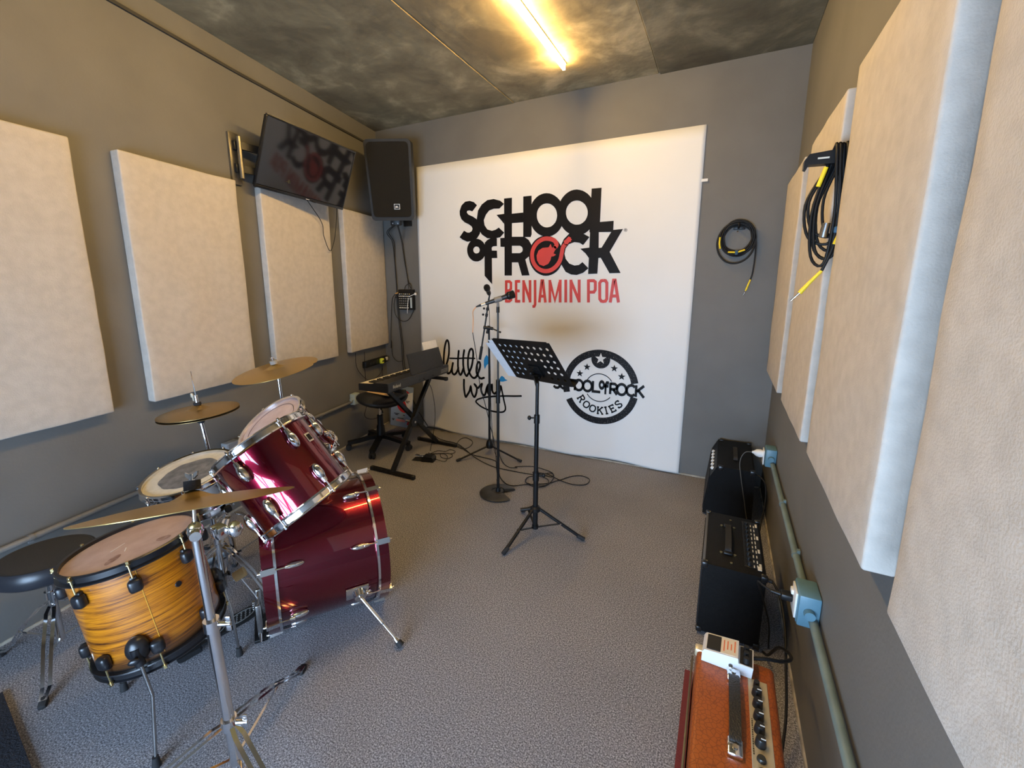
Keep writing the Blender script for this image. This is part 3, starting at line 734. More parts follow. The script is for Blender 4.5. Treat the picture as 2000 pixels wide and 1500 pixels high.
# dark groove strip high on the left wall, and the thin mortar line at the foot of the walls
DKTRIM = mat('dark joint strip', (0.035, 0.033, 0.03), 0.7, var=0.15)
MORTAR = mat('pale mortar line', (0.42, 0.38, 0.31), 0.85, var=0.3, vscale=18)
pts = [lw(y, 0.006, z) for y, z in ((FY + .01, 2.752), (0.6, 2.748), (1.25, 2.742), (1.93, 2.722), (2.6, 2.716), (DY - .02, 2.712))]
struct(MB().bar(pts, 0.016, 0.012).build('trim_1', DKTRIM, smooth=False))
struct(MB().bar([lw(FY + .01, 0.003, .006), lw(DY - .01, .003, .006)], 0.012, 0.006).build('baseboard_left', MORTAR, smooth=False))
struct(MB().bar([(RX - .003, FY + .01, .008), (RX - .003, DY - .01, .008)], 0.016, 0.006).build('baseboard_right', MORTAR, smooth=False))
struct(MB().bar([(-3.0, DY - .003, .005), (RX - .01, DY - .003, .005)], 0.010, 0.006).build('baseboard_back', MORTAR, smooth=False))

# ------------------------------------------------------------------ LED strip
led = thing('led_strip_light', 'long glowing warm LED strip light fixed along the concrete ceiling', 'light', (-1.063, 1.7, CH - .006))
ALU = mat('aluminium channel', (0.6, 0.58, 0.52), 0.35, 0.9, var=0.05)
MB().box((-1.063, 1.72, CH - .0095), (.030, 2.66, .007)).build('channel', ALU, led, smooth=False)
LEDM = mat('warm LED diffuser', (0.9, 0.85, 0.7), 0.5, emit=(1.0, 0.64, 0.215, LED_STRENGTH), var=0.01)
MB().box((-1.063, 1.72, CH - .0305), (.018, 2.656, .034), bev=.004).build('diffuser', LEDM, led, smooth=False)
for y in (0.386, 3.054):
    MB().box((-1.063, y, CH - .0095), (.030, .008, .007), bev=.001).build('end_cap', ALU, led)

# ------------------------------------------------------------------ acoustic panels


def felt_panel(M, w, h, t, seed):
    """felt covered slab; local x along the wall, y up, z into the room; slightly uneven wrap"""
    t_ = bmesh.new()
    bmesh.ops.create_cube(t_, size=1)
    for v in t_.verts:
        v.co = Vector((v.co.x * w, v.co.y * h, (v.co.z + .5) * t))
    bmesh.ops.bevel(t_, geom=list(t_.edges), offset=0.007, segments=3, affect='EDGES', profile=0.5)
    bmesh.ops.subdivide_edges(t_, edges=[e for e in t_.edges if e.calc_length() > 0.3], cuts=16, use_grid_fill=True)
    for v in t_.verts:
        if v.co.z > 0.004:
            k = Vector((v.co.x * 5 + seed * 7.3, v.co.y * 5, v.co.z * 9))
            v.co += 0.0035 * noise.noise_vector(k)
    b = MB()
    b.merge(t_)
    return b


LP = [(0.325, 0.965, 'felt covered acoustic panel cut off by the left edge of the picture'),
      (1.150, 1.795, 'felt covered acoustic panel on the left wall behind the hi-hat'),
      (1.980, 2.655, 'felt covered acoustic panel on the left wall right below the television'),
      (2.835, 3.462, 'felt covered acoustic panel beside the corner, under the hanging loudspeaker')]
for i, (ya, yb, lab) in enumerate(LP):
    c = (lw(ya) + lw(yb)) / 2
    w = (lw(yb) - lw(ya)).length
    h = 1.222
    M = axes((c.x, c.y, 0.847 + h / 2), -LT, (0, 0, 1), LN)
    M = axes((c.x, c.y, 0.847 + h / 2), LT, (0, 0, 1), LT.cross(Vector((0, 0, 1))))
    o = felt_panel(M, w, h, 0.05, i + 1).build('acoustic_panel', FABRIC, M=M, angle=50)
    tag(o, lab, 'wall panel', 'felt acoustic panels')
RP = [(0.20, 0.878, 0.903, 2.10, 'huge near felt acoustic panel filling the right edge of the picture'),
      (1.025, 1.715, 0.887, 2.060, 'felt acoustic panel on the right wall between the hanging cable and the nearest panel'),
      (1.845, 2.492, 0.885, 2.050, 'felt acoustic panel on the right wall just beyond the hanging cable hook'),
      (2.680, 3.346, 0.880, 2.045, 'farthest felt acoustic panel on the right wall, next to the corner')]
for i, (ya, yb, za, zb, lab) in enumerate(RP):
    M = axes((RX, (ya + yb) / 2, (za + zb) / 2), (0, -1, 0), (0, 0, 1), (-1, 0, 0))
    o = felt_panel(M, yb - ya, zb - za, 0.056, i + 11).build('acoustic_panel', FABRIC, M=M, angle=50)
    tag(o, lab, 'wall panel', 'felt acoustic panels')

# ------------------------------------------------------------------ banner
BX0, BX1, BZ0, BZ1 = -2.611, -0.202, 0.010, 2.491
BY = DY - 0.006
VINYL = mat('white vinyl', (0.80, 0.79, 0.765), 0.55, var=0.015, vscale=2, spec=0.2)
INK = mat('black print', (0.0065, 0.005, 0.0045), 0.5, var=0.15, vscale=20, spec=0.2)
INKW = mat('speckled black print', (0.0065, 0.005, 0.005), 0.5, vscale=130, spec=0.2, col2=(0.16, 0.14, 0.13), lo=0.60, hi=0.72)
RED = mat('red print', (0.62, 0.055, 0.045), 0.45, var=0.05)
BLUE = mat('blue print', (0.02, 0.27, 0.62), 0.45, var=0.05)
GREYP = mat('grey print', (0.25, 0.24, 0.23), 0.45, var=0.05)
ban = thing('vinyl_banner', 'big white vinyl banner with School of Rock logos covering the back wall', 'banner', ((BX0 + BX1) / 2, BY, BZ0))
b = MB()
nx, nz = 90, 40
vs, fs = [], []
for j in range(nz + 1):
    for i in range(nx + 1):
        u = i / nx
        x = BX0 + (BX1 - BX0) * u
        z0 = BZ0 + 0.012 * (0.5 + 0.5 * math.sin(u * 17 + 1.0)) * (1 if 0 < i < nx else .3) + (0.02 if u > .02 else 0) * math.exp(-((u - .06) / .06) ** 2)
        t = (j / nz) ** 1.4
        z = z0 + (BZ1 - z0) * t
        d = 0.020 * math.exp(-((z - .0) / 0.10) ** 2) * (0.5 + 0.5 * math.sin(u * 21 + 0.4))
        vs.append((x, BY - d, z))
for j in range(nz):
    for i in range(nx):
        a = j * (nx + 1) + i
        fs.append((a, a + 1, a + nx + 2, a + nx + 1))
sheet = b.vf(vs, fs).build('vinyl_sheet', VINYL, ban, angle=60)
md = sheet.modifiers.new('thickness', 'SOLIDIFY')
md.thickness = 0.0015
md.offset = 1.0
BP = axes((0, BY - .0022, 0), (1, 0, 0), (0, 0, 1), (0, -1, 0))   # local x,y = banner x,z


def stroke2d(b, pts, w, M, z=0.0, rnd=True):
    """flat ribbon along a polyline with mitred joints, as printed strokes"""
    P = [Vector(p).to_2d() for p in pts]
    L, Rr = [], []
    for i in range(len(P)):
        d0 = (P[i] - P[i - 1]).normalized() if i > 0 else None
        d1 = (P[i + 1] - P[i]).normalized() if i + 1 < len(P) else None
        if d0 is None:
            d0 = d1
        if d1 is None:
            d1 = d0
        n0, n1 = Vector((-d0.y, d0.x)), Vector((-d1.y, d1.x))
        m = (n0 + n1)
        if m.length < 1e-3:
            m = n0
        m.normalize()
        k = w / 2 / max(0.45, m.dot(n0))
        L.append(P[i] + m * k)
        Rr.append(P[i] - m * k)
    n = len(P)
    vs = [(q.x, q.y, z) for q in L] + [(q.x, q.y, z) for q in Rr]
    b.vf(vs, [(i, i + 1, n + i + 1, n + i) for i in range(n - 1)], M)
    if rnd:
        for q in (P[0], P[-1]):
            b.vf([(q.x + w / 2 * math.cos(a * math.pi / 6), q.y + w / 2 * math.sin(a * math.pi / 6), z) for a in range(12)], [tuple(range(12))], M)


GR = {g: MB() for g in dict.fromkeys(a[0] for a in ART)}
LAYER = {'guitar': 0.0008, 'script': 0.0002}
for gi, (g, kind, w, P) in enumerate(ART):
    z = LAYER.get(g, 0) + (gi % 17) * 0.00002
    if kind == 'p':
        GR[g].vf([(x, y, z) for x, y in P], [tuple(range(len(P)))], BP)
    elif kind == 'r':
        n = len(P) // 2
        GR[g].vf([(x, y, z) for x, y in P], [(i, i + 1, n + i + 1, n + i) for i in range(n - 1)], BP)
    elif kind == 's':
        stroke2d(GR[g], P, w, BP, z, rnd=False)
    else:
        stroke2d(GR[g], [q for q in crom([(x, y, 0) for x, y in P], 6)], w, BP, z)
NAMES = {'main': ('logo_lettering', INK, 'black SCHOOL of ROCK lettering'), 'main_mark': ('registered_mark', GREYP, None),
         'guitar': ('guitar_emblem', RED, 'red guitar curled inside the letter O'), 'script': ('script_lettering', INK, 'black handwritten lettering'),
         'blue': ('wing_print', BLUE, 'blue wing shape'), 'blue2': ('wing_print', BLUE, 'blue wing shape')}
for g in GR:
    nm, m, lab = NAMES.get(g, ('red_letter', RED, None))
    o = GR[g].build(nm, m, ban, smooth=False)
    if lab:
        o['label'] = lab

# the round ROOKIES badge, drawn in banner metres around its centre
BC = (-0.843, 0.620)


def arc(cx, cy, r, a0, a1, n=40):
    return [(cx + r * math.cos(R_(a0 + (a1 - a0) * i / n)), cy + r * math.sin(R_(a0 + (a1 - a0) * i / n)), 0) for i in range(n + 1)]


def star(cx, cy, r, rot=90, k=0.42):
    return [(cx + (r if i % 2 == 0 else r * k) * math.cos(R_(rot + 36 * i)), cy + (r if i % 2 == 0 else r * k) * math.sin(R_(rot + 36 * i)), 0) for i in range(10)]


b = MB()
stroke2d(b, arc(*BC, 0.281, 12, 194, 60), 0.055, BP, 0, rnd=False)
stroke2d(b, arc(*BC, 0.281, 194 + 12, 360 - 11, 60), 0.055, BP, 0, rnd=False)
top = (BC[0], BC[1] + 0.232)
b.vf([(x, y, 0.0001) for x, y, _ in arc(*top, 0.076, 0, 354, 36)], [tuple(range(37))], BP)
b.build('badge_ring', INKW, ban, smooth=False)
b = MB()
b.vf([(x, y, 0.0006) for x, y, _ in star(top[0], top[1] + .004, 0.047, 90)], [tuple(range(10))], BP)
b.build('badge_star', VINYL, ban, smooth=False)
for sx, sy in ((-1.010, 0.720), (-0.952, 0.779), (-0.732, 0.786), (-0.671, 0.725)):
    MB().vf([(x, y, 0) for x, y, _ in star(sx, sy, 0.031, 90)], [tuple(range(10))], BP).build('small_star', INK, ban, smooth=False)
for a0, a1 in ((32, 150), (212, 322)):
    b = MB()
    stroke2d(b, arc(-0.845, 0.617, 0.115, a0, a1, 30), 0.007, BP, 0, rnd=False)
    b.build('inner_arc', INK, ban, smooth=False)
# ROOKIES, slab serif capitals set round the lower arc; each glyph in a cell 1 high
GLY = {
    'R': [[(-.28, 0), (-.28, 1)], [(-.28, .95), (.12, .95), (.26, .84), (.26, .62), (.12, .5), (-.28, .5)], [(.02, .5), (.34, .02)], [(-.42, .03), (-.12, .03)], [(-.42, .96), (-.2, .96)], [(.2, .03), (.46, .03)]],
    'O': [[(0, .97), (.26, .88), (.38, .65), (.38, .35), (.26, .12), (0, .03), (-.26, .12), (-.38, .35), (-.38, .65), (-.26, .88), (0, .97)]],
    'K': [[(-.28, 0), (-.28, 1)], [(.3, .96), (-.26, .42)], [(-.06, .6), (.36, .03)], [(-.42, .03), (-.12, .03)], [(-.42, .96), (-.12, .96)], [(.14, .96), (.44, .96)], [(.2, .03), (.48, .03)]],
    'I': [[(0, 0), (0, 1)], [(-.18, .03), (.18, .03)], [(-.18, .96), (.18, .96)]],
    'E': [[(-.24, 0), (-.24, 1)], [(-.4, .95), (.3, .95), (.3, .78)], [(-.24, .52), (.16, .52)], [(-.4, .05), (.32, .05), (.32, .24)], [(.16, .4), (.16, .64)]],
    'S': [[(.3, .78), (.22, .92), (0, .97), (-.22, .9), (-.28, .74), (-.18, .6), (.16, .44), (.3, .28), (.22, .1), (0, .03), (-.24, .1), (-.32, .26)], [(.3, .96), (.3, .7)], [(-.32, .04), (-.32, .32)]],
}
for ch, ang in zip('ROOKIES', (215, 234, 252, 270.5, 286, 302, 321)):
    cx, cy = BC[0] + .010 + 0.215 * math.cos(R_(ang)), BC[1] - .002 + 0.215 * math.sin(R_(ang))
    M = BP @ T_(Vector((cx, cy, 0))) @ rz(R_(ang + 90)) @ Matrix.Scale(0.060, 4)
    b = MB()
    for P in GLY[ch]:
        stroke2d(b, [(x, y, 0) for x, y in P], 0.19, M @ T_(Vector((0, -.1, 0))), 0, rnd=False)
    b.build('badge_letter', INK, ban, smooth=False)
# SCHOOL of ROCK across the badge in one line
b = MB()
SG = {
    'S': [[(.82, .82), (.6, .95), (.36, .93), (.18, .78), (.24, .6), (.5, .5), (.76, .38), (.78, .18), (.6, .06), (.34, .06), (.1, .2)]],
    'C': [[(.9, .8), (.72, .93), (.5, .95), (.26, .85), (.12, .64), (.12, .36), (.26, .15), (.5, .05), (.72, .07), (.9, .2)]],
    'H': [[(.15, 0), (.15, 1)], [(.85, 0), (.85, 1)], [(.15, .5), (.85, .5)]],
    'O': [[(.5 + .46 * math.cos(k * math.pi / 10), .5 + .46 * math.sin(k * math.pi / 10)) for k in range(21)]],
    'L': [[(.15, 1.0), (.15, .08), (.95, .08)]],
    'o': [[(.5 + .34 * math.cos(k * math.pi / 8), .66 + .32 * math.sin(k * math.pi / 8)) for k in range(17)]],
    'f': [[(.95, .92), (.6, .92), (.45, .75), (.45, -.2)], [(.2, .6), (.9, .6)]],
    'R': [[(.15, 0), (.15, 1)], [(.15, .92), (.6, .92), (.82, .76), (.78, .56), (.55, .44), (.15, .44)], [(.45, .44), (.85, 0)]],
    'K': [[(.15, 0), (.15, 1)], [(.9, 1), (.2, .45)], [(.35, .58), (.95, 0)]],
}
X = -1.243
for ch, adv in (('S', .056), ('C', .072), ('H', .060), ('O', .074), ('O', .072), ('L', .058), ('o', .034), ('f', .050), ('R', .062), ('O', .070), ('C', .068), ('K', .066)):
    M = BP @ T_(Vector((X, .574 if ch not in 'of' else .585, 0.0008))) @ Matrix.Diagonal((.078 if ch not in 'of' else .052, .094 if ch not in 'of' else .086, 1, 1))
    for P in SG[ch]:
        stroke2d(b, [(x, y, 0) for x, y in P], 0.24 if ch not in 'of' else .30, M, 0, rnd=False)
    X += adv
b.build('badge_band_lettering', INK, ban, smooth=False)
MB().box((-0.188, BY - .004, 2.138), (.040, .002, .018)).build('tape_tab', WHITEP, ban, smooth=False)

# ================================================================== drum kit
HEADC = mat('coated drum head', (0.62, 0.55, 0.50), 0.55, var=0.06, vscale=25)
HEADP = mat('worn pinkish drum head', (0.46, 0.34, 0.32), 0.45, vscale=16, col2=(0.56, 0.44, 0.42), detail=8)
HEADW = mat('white coated drum head', (0.62, 0.60, 0.53), 0.7, var=0.08, vscale=30)
SMUDGE = mat('dark stick wear on the head', (0.10, 0.11, 0.13), 0.7, vscale=25, col2=(0.20, 0.21, 0.23))
HOOPB = mat('black hoop', (0.010, 0.010, 0.012), 0.32, var=0.15)
BADGE = mat('silver badge', (0.70, 0.68, 0.64), 0.35, 0.6, var=0.05)
FELT = mat('tan felt', (0.55, 0.36, 0.16), 0.95, bump=0.4, bscale=300)
FELTG = mat('grey felt washer', (0.30, 0.29, 0.27), 0.95, bump=0.4, bscale=300)


def hoop_profile(R):
    return [(R - .013, .010), (R - .004, .012), (R, .008), (R - .007, .005), (R - .007, -.012), (R + .003, -.016), (R + .002, -.020), (R - .013, -.018)]


def egg_lug(parent, M0, m, s=1.0):
    """teardrop tension lug; local z along the shell axis, x outwards"""
    b = MB()
    b.ball((0.008 * s, 0, 0.004 * s), (.015 * s, .0125 * s, .027 * s), seg=14, rings=10)
    b.cyl((.009 * s, 0, -.030 * s), (.009 * s, 0, -.012 * s), .0065 * s, .009 * s)
    b.cyl((-.006 * s, 0, 0), (.004 * s, 0, 0), .009 * s)
    return b.build('lug', m, parent, M=M0)


def rod(parent, M0, L, m=CHROME):
    """tension rod hanging down local -z from its square head"""
    b = MB()
    b.cyl((0, 0, -L), (0, 0, 0), .0028, seg=8)
    b.box((0, 0, .005), (.008, .008, .010), bev=.001, seg=1)
    b.cyl((0, 0, -.003), (0, 0, 0), .007, seg=10)
    return b.build('tension_rod', m, parent, M=M0)


def drum(root, M, R, depth, shell_m, hoop_m, lug_m, head_m, nl, phase, lug=egg_lug, lugz=.062, lug_s=1.0, rod_m=CHROME, rest=None, bottom_phase=None):
    Rs = R - .013
    MB().lathe([(Rs, -.010), (Rs, -depth + .010), (Rs - .006, -depth + .010), (Rs - .006, -.010)], 64, closed=True).build('shell', shell_m, root, M=M)
    hp = MB().lathe(hoop_profile(R), 64, closed=True).build('batter_hoop', hoop_m, root, M=M)
    Mb = M @ T_(Vector((0, 0, -depth))) @ Matrix.Rotation(math.pi, 4, 'X')
    h2 = inst(hp, root, Mb)
    h2.name = 'resonant_hoop'
    hd = MB().lathe([(0, .0005), (R - .020, 0), (R - .0135, -.001), (R - .0125, -.012), (R - .016, -.012), (0, -.004)], 64).build('batter_head', head_m, root, M=M)
    h3 = inst(hd, root, Mb)
    h3.name = 'resonant_head'
    bp = phase if bottom_phase is None else bottom_phase
    l0 = r0 = None
    for (MM, ph, sg) in ((M, phase, 1), (Mb, -bp, -1)):
        for k in range(nl):
            a = R_(ph + k * 360 / nl)
            Ml = MM @ rz(a) @ T_(Vector((Rs, 0, -lugz))) @ Matrix.Rotation(math.pi, 4, 'X')
            Mr = MM @ rz(a) @ T_(Vector((R + .001, 0, .006)))
            if l0 is None:
                l0 = lug(root, Ml, lug_m, lug_s)
                r0 = rod(root, Mr, lugz - .014, rod_m)
            else:
                inst(l0, root, Ml)
                inst(r0, root, Mr)
    return hd


def tripod(root, base, top_z, r, angs, m=CHROME, hub_z=.10, foot_r=.013, braced=True, lean=None):
    """double-braced folding legs: straps from an upper collar to rubber feet, and stays from a lower collar"""
    base = Vector(base)
    for a in angs:
        d = Vector((math.cos(R_(a)), math.sin(R_(a)), 0))
        sd = Vector((-d.y, d.x, 0))
        F = base + d * r
        F.z = .014
        up = base + d * .018
        up.z = top_z
        kn = base + d * (r * .52)
        kn.z = top_z * .58
        b = MB()
        for sgn in ((-1, 1) if braced else (0,)):
            o = sd * (sgn * .011)
            P = [up + sd * (sgn * .006), up + d * .03 + o - Vector((0, 0, .012)), kn + o, F - d * .05 + o * .9 + Vector((0, 0, .02)), F + o * .5 + Vector((0, 0, .006))]
            b.bar(P, .011 if braced else .016, .003, side=sd)
        lg = b.build('leg', m, root)
        st = MB()
        hub = base + d * .016
        hub.z = hub_z
        st.bar([hub, base + d * (r * .62) + Vector((0, 0, top_z * .44 + .004 - base.z))], .008, .003, side=sd)
        st.build('brace', m, lg)
        f = MB()
        Mf = frame(F - d * .018, (d - Vector((0, 0, .35))).normalized())
        f.box((0, 0, .016), (.026, .024, .042), M=Mf, bev=.007)
        f.build('rubber_foot', RUBBER, lg)


def stand_pole(root, P, secs, m=CHROME):
    """telescoping tube: secs = [(z0, z1, radius)], joints get a clamp collar with a wing screw"""
    P = Vector(P)
    for i, (p0, p1, r) in enumerate(secs):
        t = MB().cyl(p0, p1, r, seg=16).build('pole' if i == 0 else 'upper_tube', m, root)


def clamp(root, p, axis, r, wing=(1, 0, 0), m=CHROME):
    p, axis, wing = Vector(p), Vector(axis).normalized(), Vector(wing).normalized()
    b = MB()
    b.cyl(p - axis * .015, p + axis * .015, r + .006, r + .005, seg=16)
    b.cyl(p + wing * r, p + wing * (r + .024), .007)
    c = b.build('clamp', m, root)
    w = MB()
    M = frame(p + wing * (r + .026), wing, axis)
    w.box((0.012, 0, .002), (.020, .005, .014), M=M, bev=.002)
    w.box((-0.012, 0, .002), (.020, .005, .014), M=M, bev=.002)
    w.cyl((0, 0, -.004), (0, 0, .008), .006, M=M)
    w.build('wing_screw', m, c)


# ---------------- bass drum
bn = Vector((math.sin(.608), math.cos(.608), .0)).normalized()
bc = Vector((-1.386, 1.429, .290))
BM = frame(bc, bn)
BD = .468
bass = thing('bass_drum', 'wine red lacquered bass drum lying on its side on the carpet', 'drum', (bc.x - bn.x * .234, bc.y - bn.y * .234, 0))
Rh = .285
MB().lathe([(.270, -.030), (.270, -BD + .030), (.262, -BD + .030), (.262, -.030)], 96, closed=True).build('shell', WINE, bass, M=BM)
hp = MB().lathe([(.272, 0), (Rh, 0), (Rh, -.040), (.2775, -.040), (.2775, -.046), (.272, -.046)], 96, closed=True).build('front_hoop', WINE, bass, M=BM)
BR = BM @ T_(Vector((0, 0, -BD))) @ Matrix.Rotation(math.pi, 4, 'X')
o = inst(hp, bass, BR)
o.name = 'batter_hoop'
for MM in (BM, BR):
    MB().lathe([(Rh - .002, -.0405), (Rh + .001, -.0405), (Rh + .001, -.050), (.274, -.052), (.271, -.046)], 96, closed=True).build('chrome_flange', CHROME, bass, M=MM)
HEADBK = mat('black bass drum head', (0.012, 0.012, 0.013), 0.4, var=0.1)
MB().lathe([(0, -.008), (.270, -.010), (.271, -.03), (0, -.014)], 64).build('front_head', HEADBK, bass, M=BM)
MB().lathe([(0, -.008), (.270, -.010), (.271, -.03), (0, -.014)], 64).build('batter_head', HEADC, bass, M=BR)
for MM, ph in ((BM, 22.5), (BR, 22.5)):
    for k in range(8):
        Mk = MM @ rz(R_(ph + 45 * k))
        cl = MB()
        cl.ext([(.282, -.004), (.304, .004), (.300, -.046), (.287, -.046)], .022, M=Mk @ axes((0, .011, 0), (1, 0, 0), (0, 0, 1), (0, -1, 0)))
        cl.box((.283, 0, .003), (.026, .014, .006), M=Mk, bev=.002)
        cl.cyl((.294, 0, .002), (.294, 0, .014), .006, .004, M=Mk, seg=10)
        c = cl.build('claw_hook', CHROME, bass)
        r = MB()
        r.cyl((.292, 0, -.090), (.292, 0, -.04), .003, M=Mk, seg=8)
        r.build('tension_rod', CHROME, c)
        l = MB()
        l.ball((.280, 0, -.112), (.016, .012, .036), M=Mk, seg=14, rings=10)
        l.cyl((.291, 0, -.096), (.291, 0, -.078), .009, .006, M=Mk)
        l.build('lug', CHROME, bass)
# spurs
for sgn in (1, -1):
    Ms = BM @ rz(R_(sgn * 110)) @ T_(Vector((.270, 0, -.135)))
    b = MB()
    b.box((.004, 0, 0), (.010, .066, .092), M=Ms, bev=.005)
    b.cyl((.006, 0, .006), (.034, 0, .006), .029, .022, M=Ms, seg=20)
    b.cyl((.028, 0, .006), (.040, 0, .006), .009, .007, M=Ms)
    br = b.build('spur_bracket', CHROME, bass)
    p0 = Ms @ Vector((.028, 0, .006))
    side = Vector((bn.y, -bn.x, 0)) * sgn
    foot = Vector((-1.055, 1.186, .020)) if sgn > 0 else (bc - bn * .10 - Vector((bn.y, -bn.x, 0)) * .40)
    foot.z = .022
    pm = p0.lerp(foot, .58)
    s = MB()
    s.cyl(p0, pm, .0085, seg=12)
    s.cyl(pm, foot, .0062, seg=12)
    s.cyl(pm.lerp(p0, .03), pm.lerp(foot, .05), .011, .010)
    sp = s.build('spur', CHROME, bass)
    f = MB()
    d = (foot - p0).normalized()
    f.cyl(foot - d * .012, foot + d * .014, .012, .0145)
    f.build('rubber_tip', RUBBER, sp)
    MB().cyl(foot - d * .026, foot - d * .010, .0095, .0125).build('collar', CHROME, sp)
# double tom holder on top of the shell
top = BM @ Vector((.270, 0, -.20))
ho = MB()
ho.box(top + Vector((0, 0, .008)), (.075, .075, .018), M=I4, bev=.006)
ho.cyl(top, top + Vector((0, 0, .19)), .0145, seg=16)
ho.box(top + Vector((0, 0, .185)), (.055, .05, .045), bev=.010)
hold = ho.build('tom_holder', CHROME, bass)

# ---------------- rack toms
t1n = Vector((-.591, -.171, .788)).normalized()
t1c = Vector((-1.516, .997, .862))
M1 = frame(t1c, t1n)
tom1 = thing('rack_tom', 'wine red rack tom with chrome hoops tilted over the near side of the bass drum', 'drum', t1c - t1n * .15, 'rack toms on the bass drum')
drum(tom1, M1, .185, .300, WINE, CHROME, CHROME, HEADP, 6, 41, lugz=.072, lug_s=1.3)
t2n = Vector((-.183, -.547, .817)).normalized()
t2c = Vector((-1.811, 1.252, .821))
M2 = frame(t2c, t2n)
tom2 = thing('rack_tom', 'smaller wine red rack tom with its pinkish head showing, behind the near tom', 'drum', t2c - t2n * .13, 'rack toms on the bass drum')
drum(tom2, M2, .165, .26, WINE, CHROME, CHROME, HEADP, 6, 20, lugz=.062, lug_s=1.1)
ringm = mat('dark head ring print', (0.09, 0.06, 0.06), 0.6, var=0.1)
MB().lathe([(.118, .0012), (.1205, .0012), (.1205, .0006), (.118, .0006)], 64, closed=True).build('head_ring_print', ringm, tom2, M=M2)
for (tm, Mt, nn, R, dep, ang, bz) in ((tom1, M1, t1n, .185, .30, 0, .125), (tom2, M2, t2n, .165, .26, 0, .11)):
    # mounting bracket on the side that faces the holder, and the bent arm that reaches it
    cc = Mt @ Vector((0, 0, -bz))
    to = (top + Vector((0, 0, .18))) - cc
    to = (to - nn * to.dot(nn)).normalized()
    Mk = frame(cc + to * (R - .014), to, nn)
    b = MB()
    b.box((0, 0, .006), (.070, .050, .012), M=Mk, bev=.004)
    b.box((0, 0, .022), (.044, .040, .030), M=Mk, bev=.008)
    b.cyl((0.006, .018, .022), (.006, .046, .022), .008, .010, M=Mk)
    b.ball((.006, .052, .022), (.010, .008, .016), M=Mk)
    b.build('mount_bracket', CHROME, tm)
    a = MB()
    p0 = Mk @ Vector((.06, 0, .028))
    p1 = Mk @ Vector((-.055, 0, .028))
    p2 = top + Vector((0, 0, .185))
    a.tube(crom([p0, Mk @ Vector((0, 0, .028)), p1, p1.lerp(p2, .4) - nn * .012, p2], 6), .0062, 10)
    a.build('tom_arm', CHROME, bass)
# maker's plate on the near tom
Mp = M1 @ rz(R_(5)) @ T_(Vector((.1722, 0, -.098)))
b = MB()
b.box((.0008, 0, 0), (.0024, .030, .036), M=Mp, bev=.001, seg=1)
pl = b.build('maker_plate', BADGE, tom1)
b = MB()
b.box((.0022, 0, 0), (.0008, .022, .024), M=Mp)
b.build('plate_print', INK, pl)

# ---------------- floor tom
fn = Vector((-.155, -.077, .985)).normalized()
fc = Vector((-1.691, .627, .601))
MF = frame(fc, fn, (0, 1, 0))


def block_lug(parent, M0, m, s=1.0):
    b = MB()
    b.box((.012, 0, .006), (.028, .036, .042), bev=.011, seg=3)
    b.box((.006, 0, -.014), (.014, .018, .016), bev=.004)
    return b.build('lug', m, parent, M=M0)


ft = thing('floor_tom', 'amber streaked floor tom with black hoops and lugs standing on its legs', 'drum', (fc.x + .05, fc.y + .025, 0))
hd = drum(ft, MF, .190, .345, AMBER, HOOPB, HOOPB, HEADP, 8, 20, lug=block_lug, lugz=.060, rod_m=BRASSY)
for (u, v, a, w, l, m) in ((-.02, .03, 20, .004, .05, PAPER), (-.04, .01, 60, .003, .03, PAPER)):
    MB().box((u, v, .0012), (l, w, .0004), M=rz(R_(a))).build('head_scuff', m, ft, M=MF)
for (u, v, r1, r2) in ((-.075, -.06, .030, .014), (.05, -.10, .016, .022)):
    MB().lathe([(0, .0013), (1, .0009)], 24, M=T_(Vector((u, v, 0))) @ rz(.6) @ Matrix.Diagonal((r1, r2, 1, 1))).build('head_wear', mat('brown head wear', (0.22, 0.13, 0.11), 0.7, vscale=60, col2=(0.40, 0.29, 0.27)), ft, M=MF)
MB().cyl((.1765, 0, -.135), (.181, 0, -.135), .010, .009, M=rz(R_(248 + 28))).build('air_vent', HOOPB, ft, M=MF)
MB().box((.1775, 0, -.165), (.0012, .0018, .30), M=rz(R_(248))).build('shell_seam', mat('pale seam', (0.60, 0.30, 0.03), 0.4, var=0.1), ft, M=MF)
for k, ang in enumerate((231, 111, 351)):
    Mk = MF @ rz(R_(ang)) @ T_(Vector((.177, 0, -.262)))
    b = MB()
    b.ball((.010, 0, 0), (.026, .032, .040), M=Mk, seg=16, rings=12)
    b.cyl((.026, 0, -.045), (.026, 0, .012), .014, M=Mk)
    b.cyl((.030, .0, -.012), (.052, 0.0, -.012), .006, M=Mk, seg=8)
    b.ball((.056, 0, -.012), (.006, .016, .010), M=Mk)
    b.build('leg_bracket', HOOPB, ft)
    p0 = Mk @ Vector((.026, 0, .02))
    p1 = Mk @ Vector((.026, 0, -.155))
    out = (Mk.to_3x3() @ Vector((1, 0, 0)))
    out.z = 0
    out.normalize()
    p2 = p1 + out * (.055 if k == 0 else .010)
    p2.z = .022
    if p1.z < .06:
        p1.z = .09
    g = MB().tube([p0, p1, p2], .0052, 10).build('leg', STEEL, ft)
    MB().cyl(p2 - Vector((0, 0, .020)), p2 + Vector((0, 0, .014)), .013, .009).build('rubber_foot', RUBBER, g)

